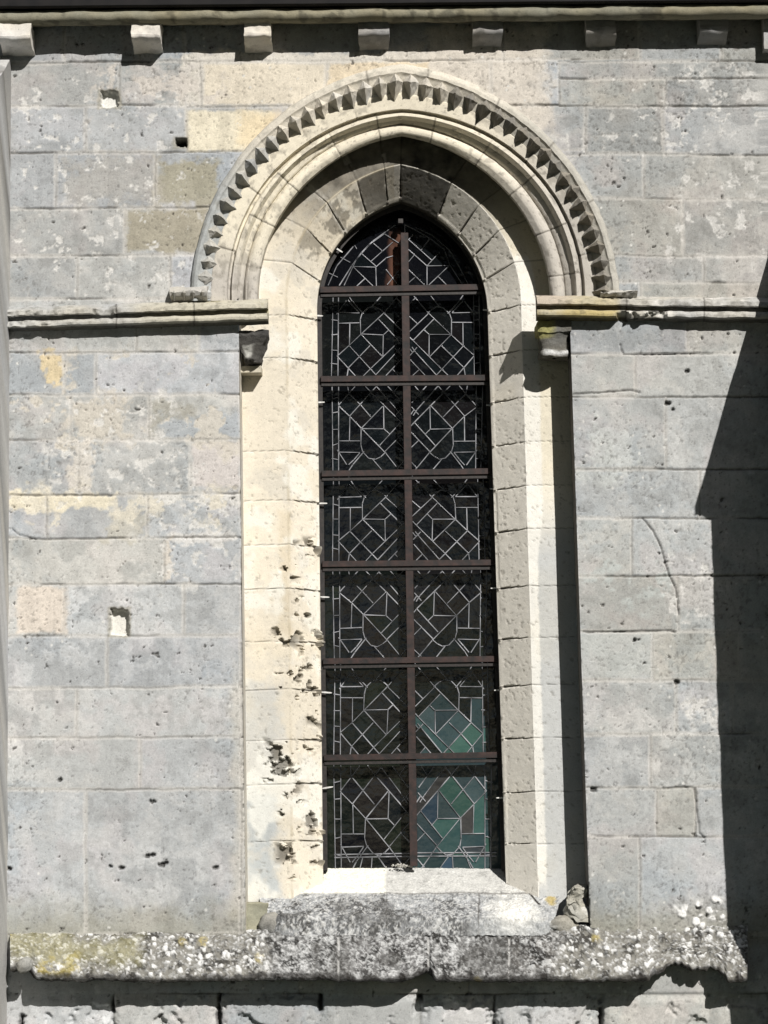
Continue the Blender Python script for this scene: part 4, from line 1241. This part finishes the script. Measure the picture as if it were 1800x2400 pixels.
# metal fixing tongues between frame and stone
def tongue(u, v, du, dv, w=.010):
    a = P(u, v, DB - .0); b = P(u + du, v + dv, DB - .004); d = b - a; L = np.linalg.norm(d); d /= L
    n = np.array([-d[2], 0, d[0]]) * w / 2
    V_ = []
    for c, s in ((a, .5), (a * .6 + b * .4, 1.), (a * .15 + b * .85, .8), (b, .4)):
        for y in (0, -.008):
            for sg in (-1, 1): t = c + n * s * sg; t[1] += y; V_.append(t)
    F_ = []
    for k in range(3):
        o = k * 4
        F_ += [(o + 2, o + 3, o + 7, o + 6), (o, o + 2, o + 6, o + 4), (o + 1, o + 5, o + 7, o + 3), (o, o + 4, o + 5, o + 1)]
    F_ += [(0, 1, 3, 2), (12, 14, 15, 13)]
    obj('fixing_tongue', mesh_np('fixing_tongue', np.array(V_), F_, None, False, M_WIRE), win)
for (u, v, du, dv) in ((781, 578, 22, 14), (737, 740, 20, 1), (735, 944, 26, -1), (743, 1180, 24, 0), (748, 1399, 24, 1), (750, 1622, 28, 2), (754, 1848, 27, -4),
                       (1082, 574, 12, -10), (1132, 727, 20, 0), (1140, 950, 24, 1), (1148, 1146, 26, 0), (1150, 1379, 20, -1), (1158, 1618, 24, -1), (1163, 1870, 24, 0)):
    tongue(u, v, du, dv)
bar('apex_bracket', 933, 512, 945, 512, 11, DB + .02, DB + .05, win, M_BLACK)

# crumbs of stone and mortar left on the sill at the foot of the mullion
V_, F_ = [], []
rs = np.random.RandomState(2)
for k in range(46):
    u = 940 + rs.normal() * 18; u = min(max(u, 905), 975)
    c = P(u, 2032, .50); c[2] = P(u, 2033, .50)[2] + max(0, .022 * (1 - abs(u - 938) / 42)) * rs.uniform(.1, 1); c[1] += rs.uniform(-.02, .02)
    r = rs.uniform(.004, .010); st = len(V_)
    for a in ((1, 0, 0), (-1, 0, 0), (0, 1, 0), (0, -1, 0), (0, 0, 1), (0, 0, -1)):
        V_.append(c + np.array(a) * r * rs.uniform(.6, 1.2))
    for f in ((0, 2, 4), (2, 1, 4), (1, 3, 4), (3, 0, 4), (2, 0, 5), (1, 2, 5), (3, 1, 5), (0, 3, 5)): F_.append(tuple(st + i for i in f))
V_ = np.array(V_)
o = obj('stone_rubble', mesh_np('stone_rubble', V_, F_, shade_stone(V_, A(226, 222, 210), 950, .3), False, M_WALL))
o['label'] = 'small heap of white stone crumbs on the sill at the foot of the window'; o['category'] = 'rubble'; o['kind'] = 'stuff'

# ------------------------------------------------------------------ trees added out of view behind the photographer to close off the low sky
def make_blocker_tree():
    t = empty('sky_blocker_tree', (0, 0, 0), 'unseen dark green tree added to block the low sky', 'tree', 'added trees blocking the low sky')
    zt_ = np.linspace(0, 9, 14); th = np.linspace(0, 2 * math.pi, 15)
    Z_, T_ = np.meshgrid(zt_, th, indexing='ij'); R_ = .55 * (1 - Z_ / 16) + .25 * np.exp(-Z_ * 2) + .05 * np.sin(T_ * 3 + Z_)
    g = np.stack([R_ * np.cos(T_), R_ * np.sin(T_), Z_], -1)
    obj('blocker_trunk', mesh_np('blocker_trunk', g.reshape(-1, 3), grid_faces(14, 15), None, True, plain_mat('bark', (.05, .035, .025), .9, scale=8)), t)
    rs = np.random.RandomState(77)
    cl = rs.normal(size=(120, 3)); cl /= np.linalg.norm(cl, axis=1)[:, None]
    cl = cl * (rs.uniform(.25, 1, 120) ** .5)[:, None] * np.array([4.6, 3.4, 6.2]) + np.array([0, 0, 10.6])
    n = 9000; k = rs.randint(0, 120, n)
    d = rs.normal(size=(n, 3)); d /= np.linalg.norm(d, axis=1)[:, None]
    c = cl[k] + d * rs.uniform(.5, 1.35, n)[:, None]
    a = rs.normal(size=(n, 3)); a /= np.linalg.norm(a, axis=1)[:, None]; b = np.cross(a, d); b /= np.linalg.norm(b, axis=1)[:, None] + 1e-6
    w = rs.uniform(.16, .34, n)[:, None]
    v = np.stack([c - a * w, c + b * w * .6, c + a * w, c - b * w * .6], 1).reshape(-1, 3)
    obj('blocker_crown', mesh_np('blocker_crown', v, np.arange(n * 4).reshape(-1, 4), None, False, plain_mat('foliage', (.012, .02, .009), .8, c2=(.03, .045, .018), scale=1.5)), t)
    return t
tr = make_blocker_tree()
SPOTS = [(-3.6, -20.5, 1.55), (2.2, -23.0, 1.5), (-9.5, -17.5, 1.6), (-14.0, -12.5, 1.6), (-17.0, -6.0, 1.5), (18.5, -15.5, 1.6), (20.0, -8.5, 1.5),
         (7.5, -27.5, 1.0), (13.0, -28.5, 1.05), (19.5, -25.0, 1.1), (-10.0, -27.0, 1.5), (-18.5, -19.0, 1.5), (25.0, -17.0, 1.5)]
for i, (tx, ty_, sz) in enumerate(SPOTS):
    if i == 0: t = tr
    else:
        t = tr.copy(); col.objects.link(t)
        for ch in tr.children:
            c = ch.copy(); col.objects.link(c); c.parent = t
    t.location = (tx, ty_, -.1); t.rotation_euler = (0, 0, (i * 37 % 7 - 3) * .12); t.scale = (1, 1, sz)
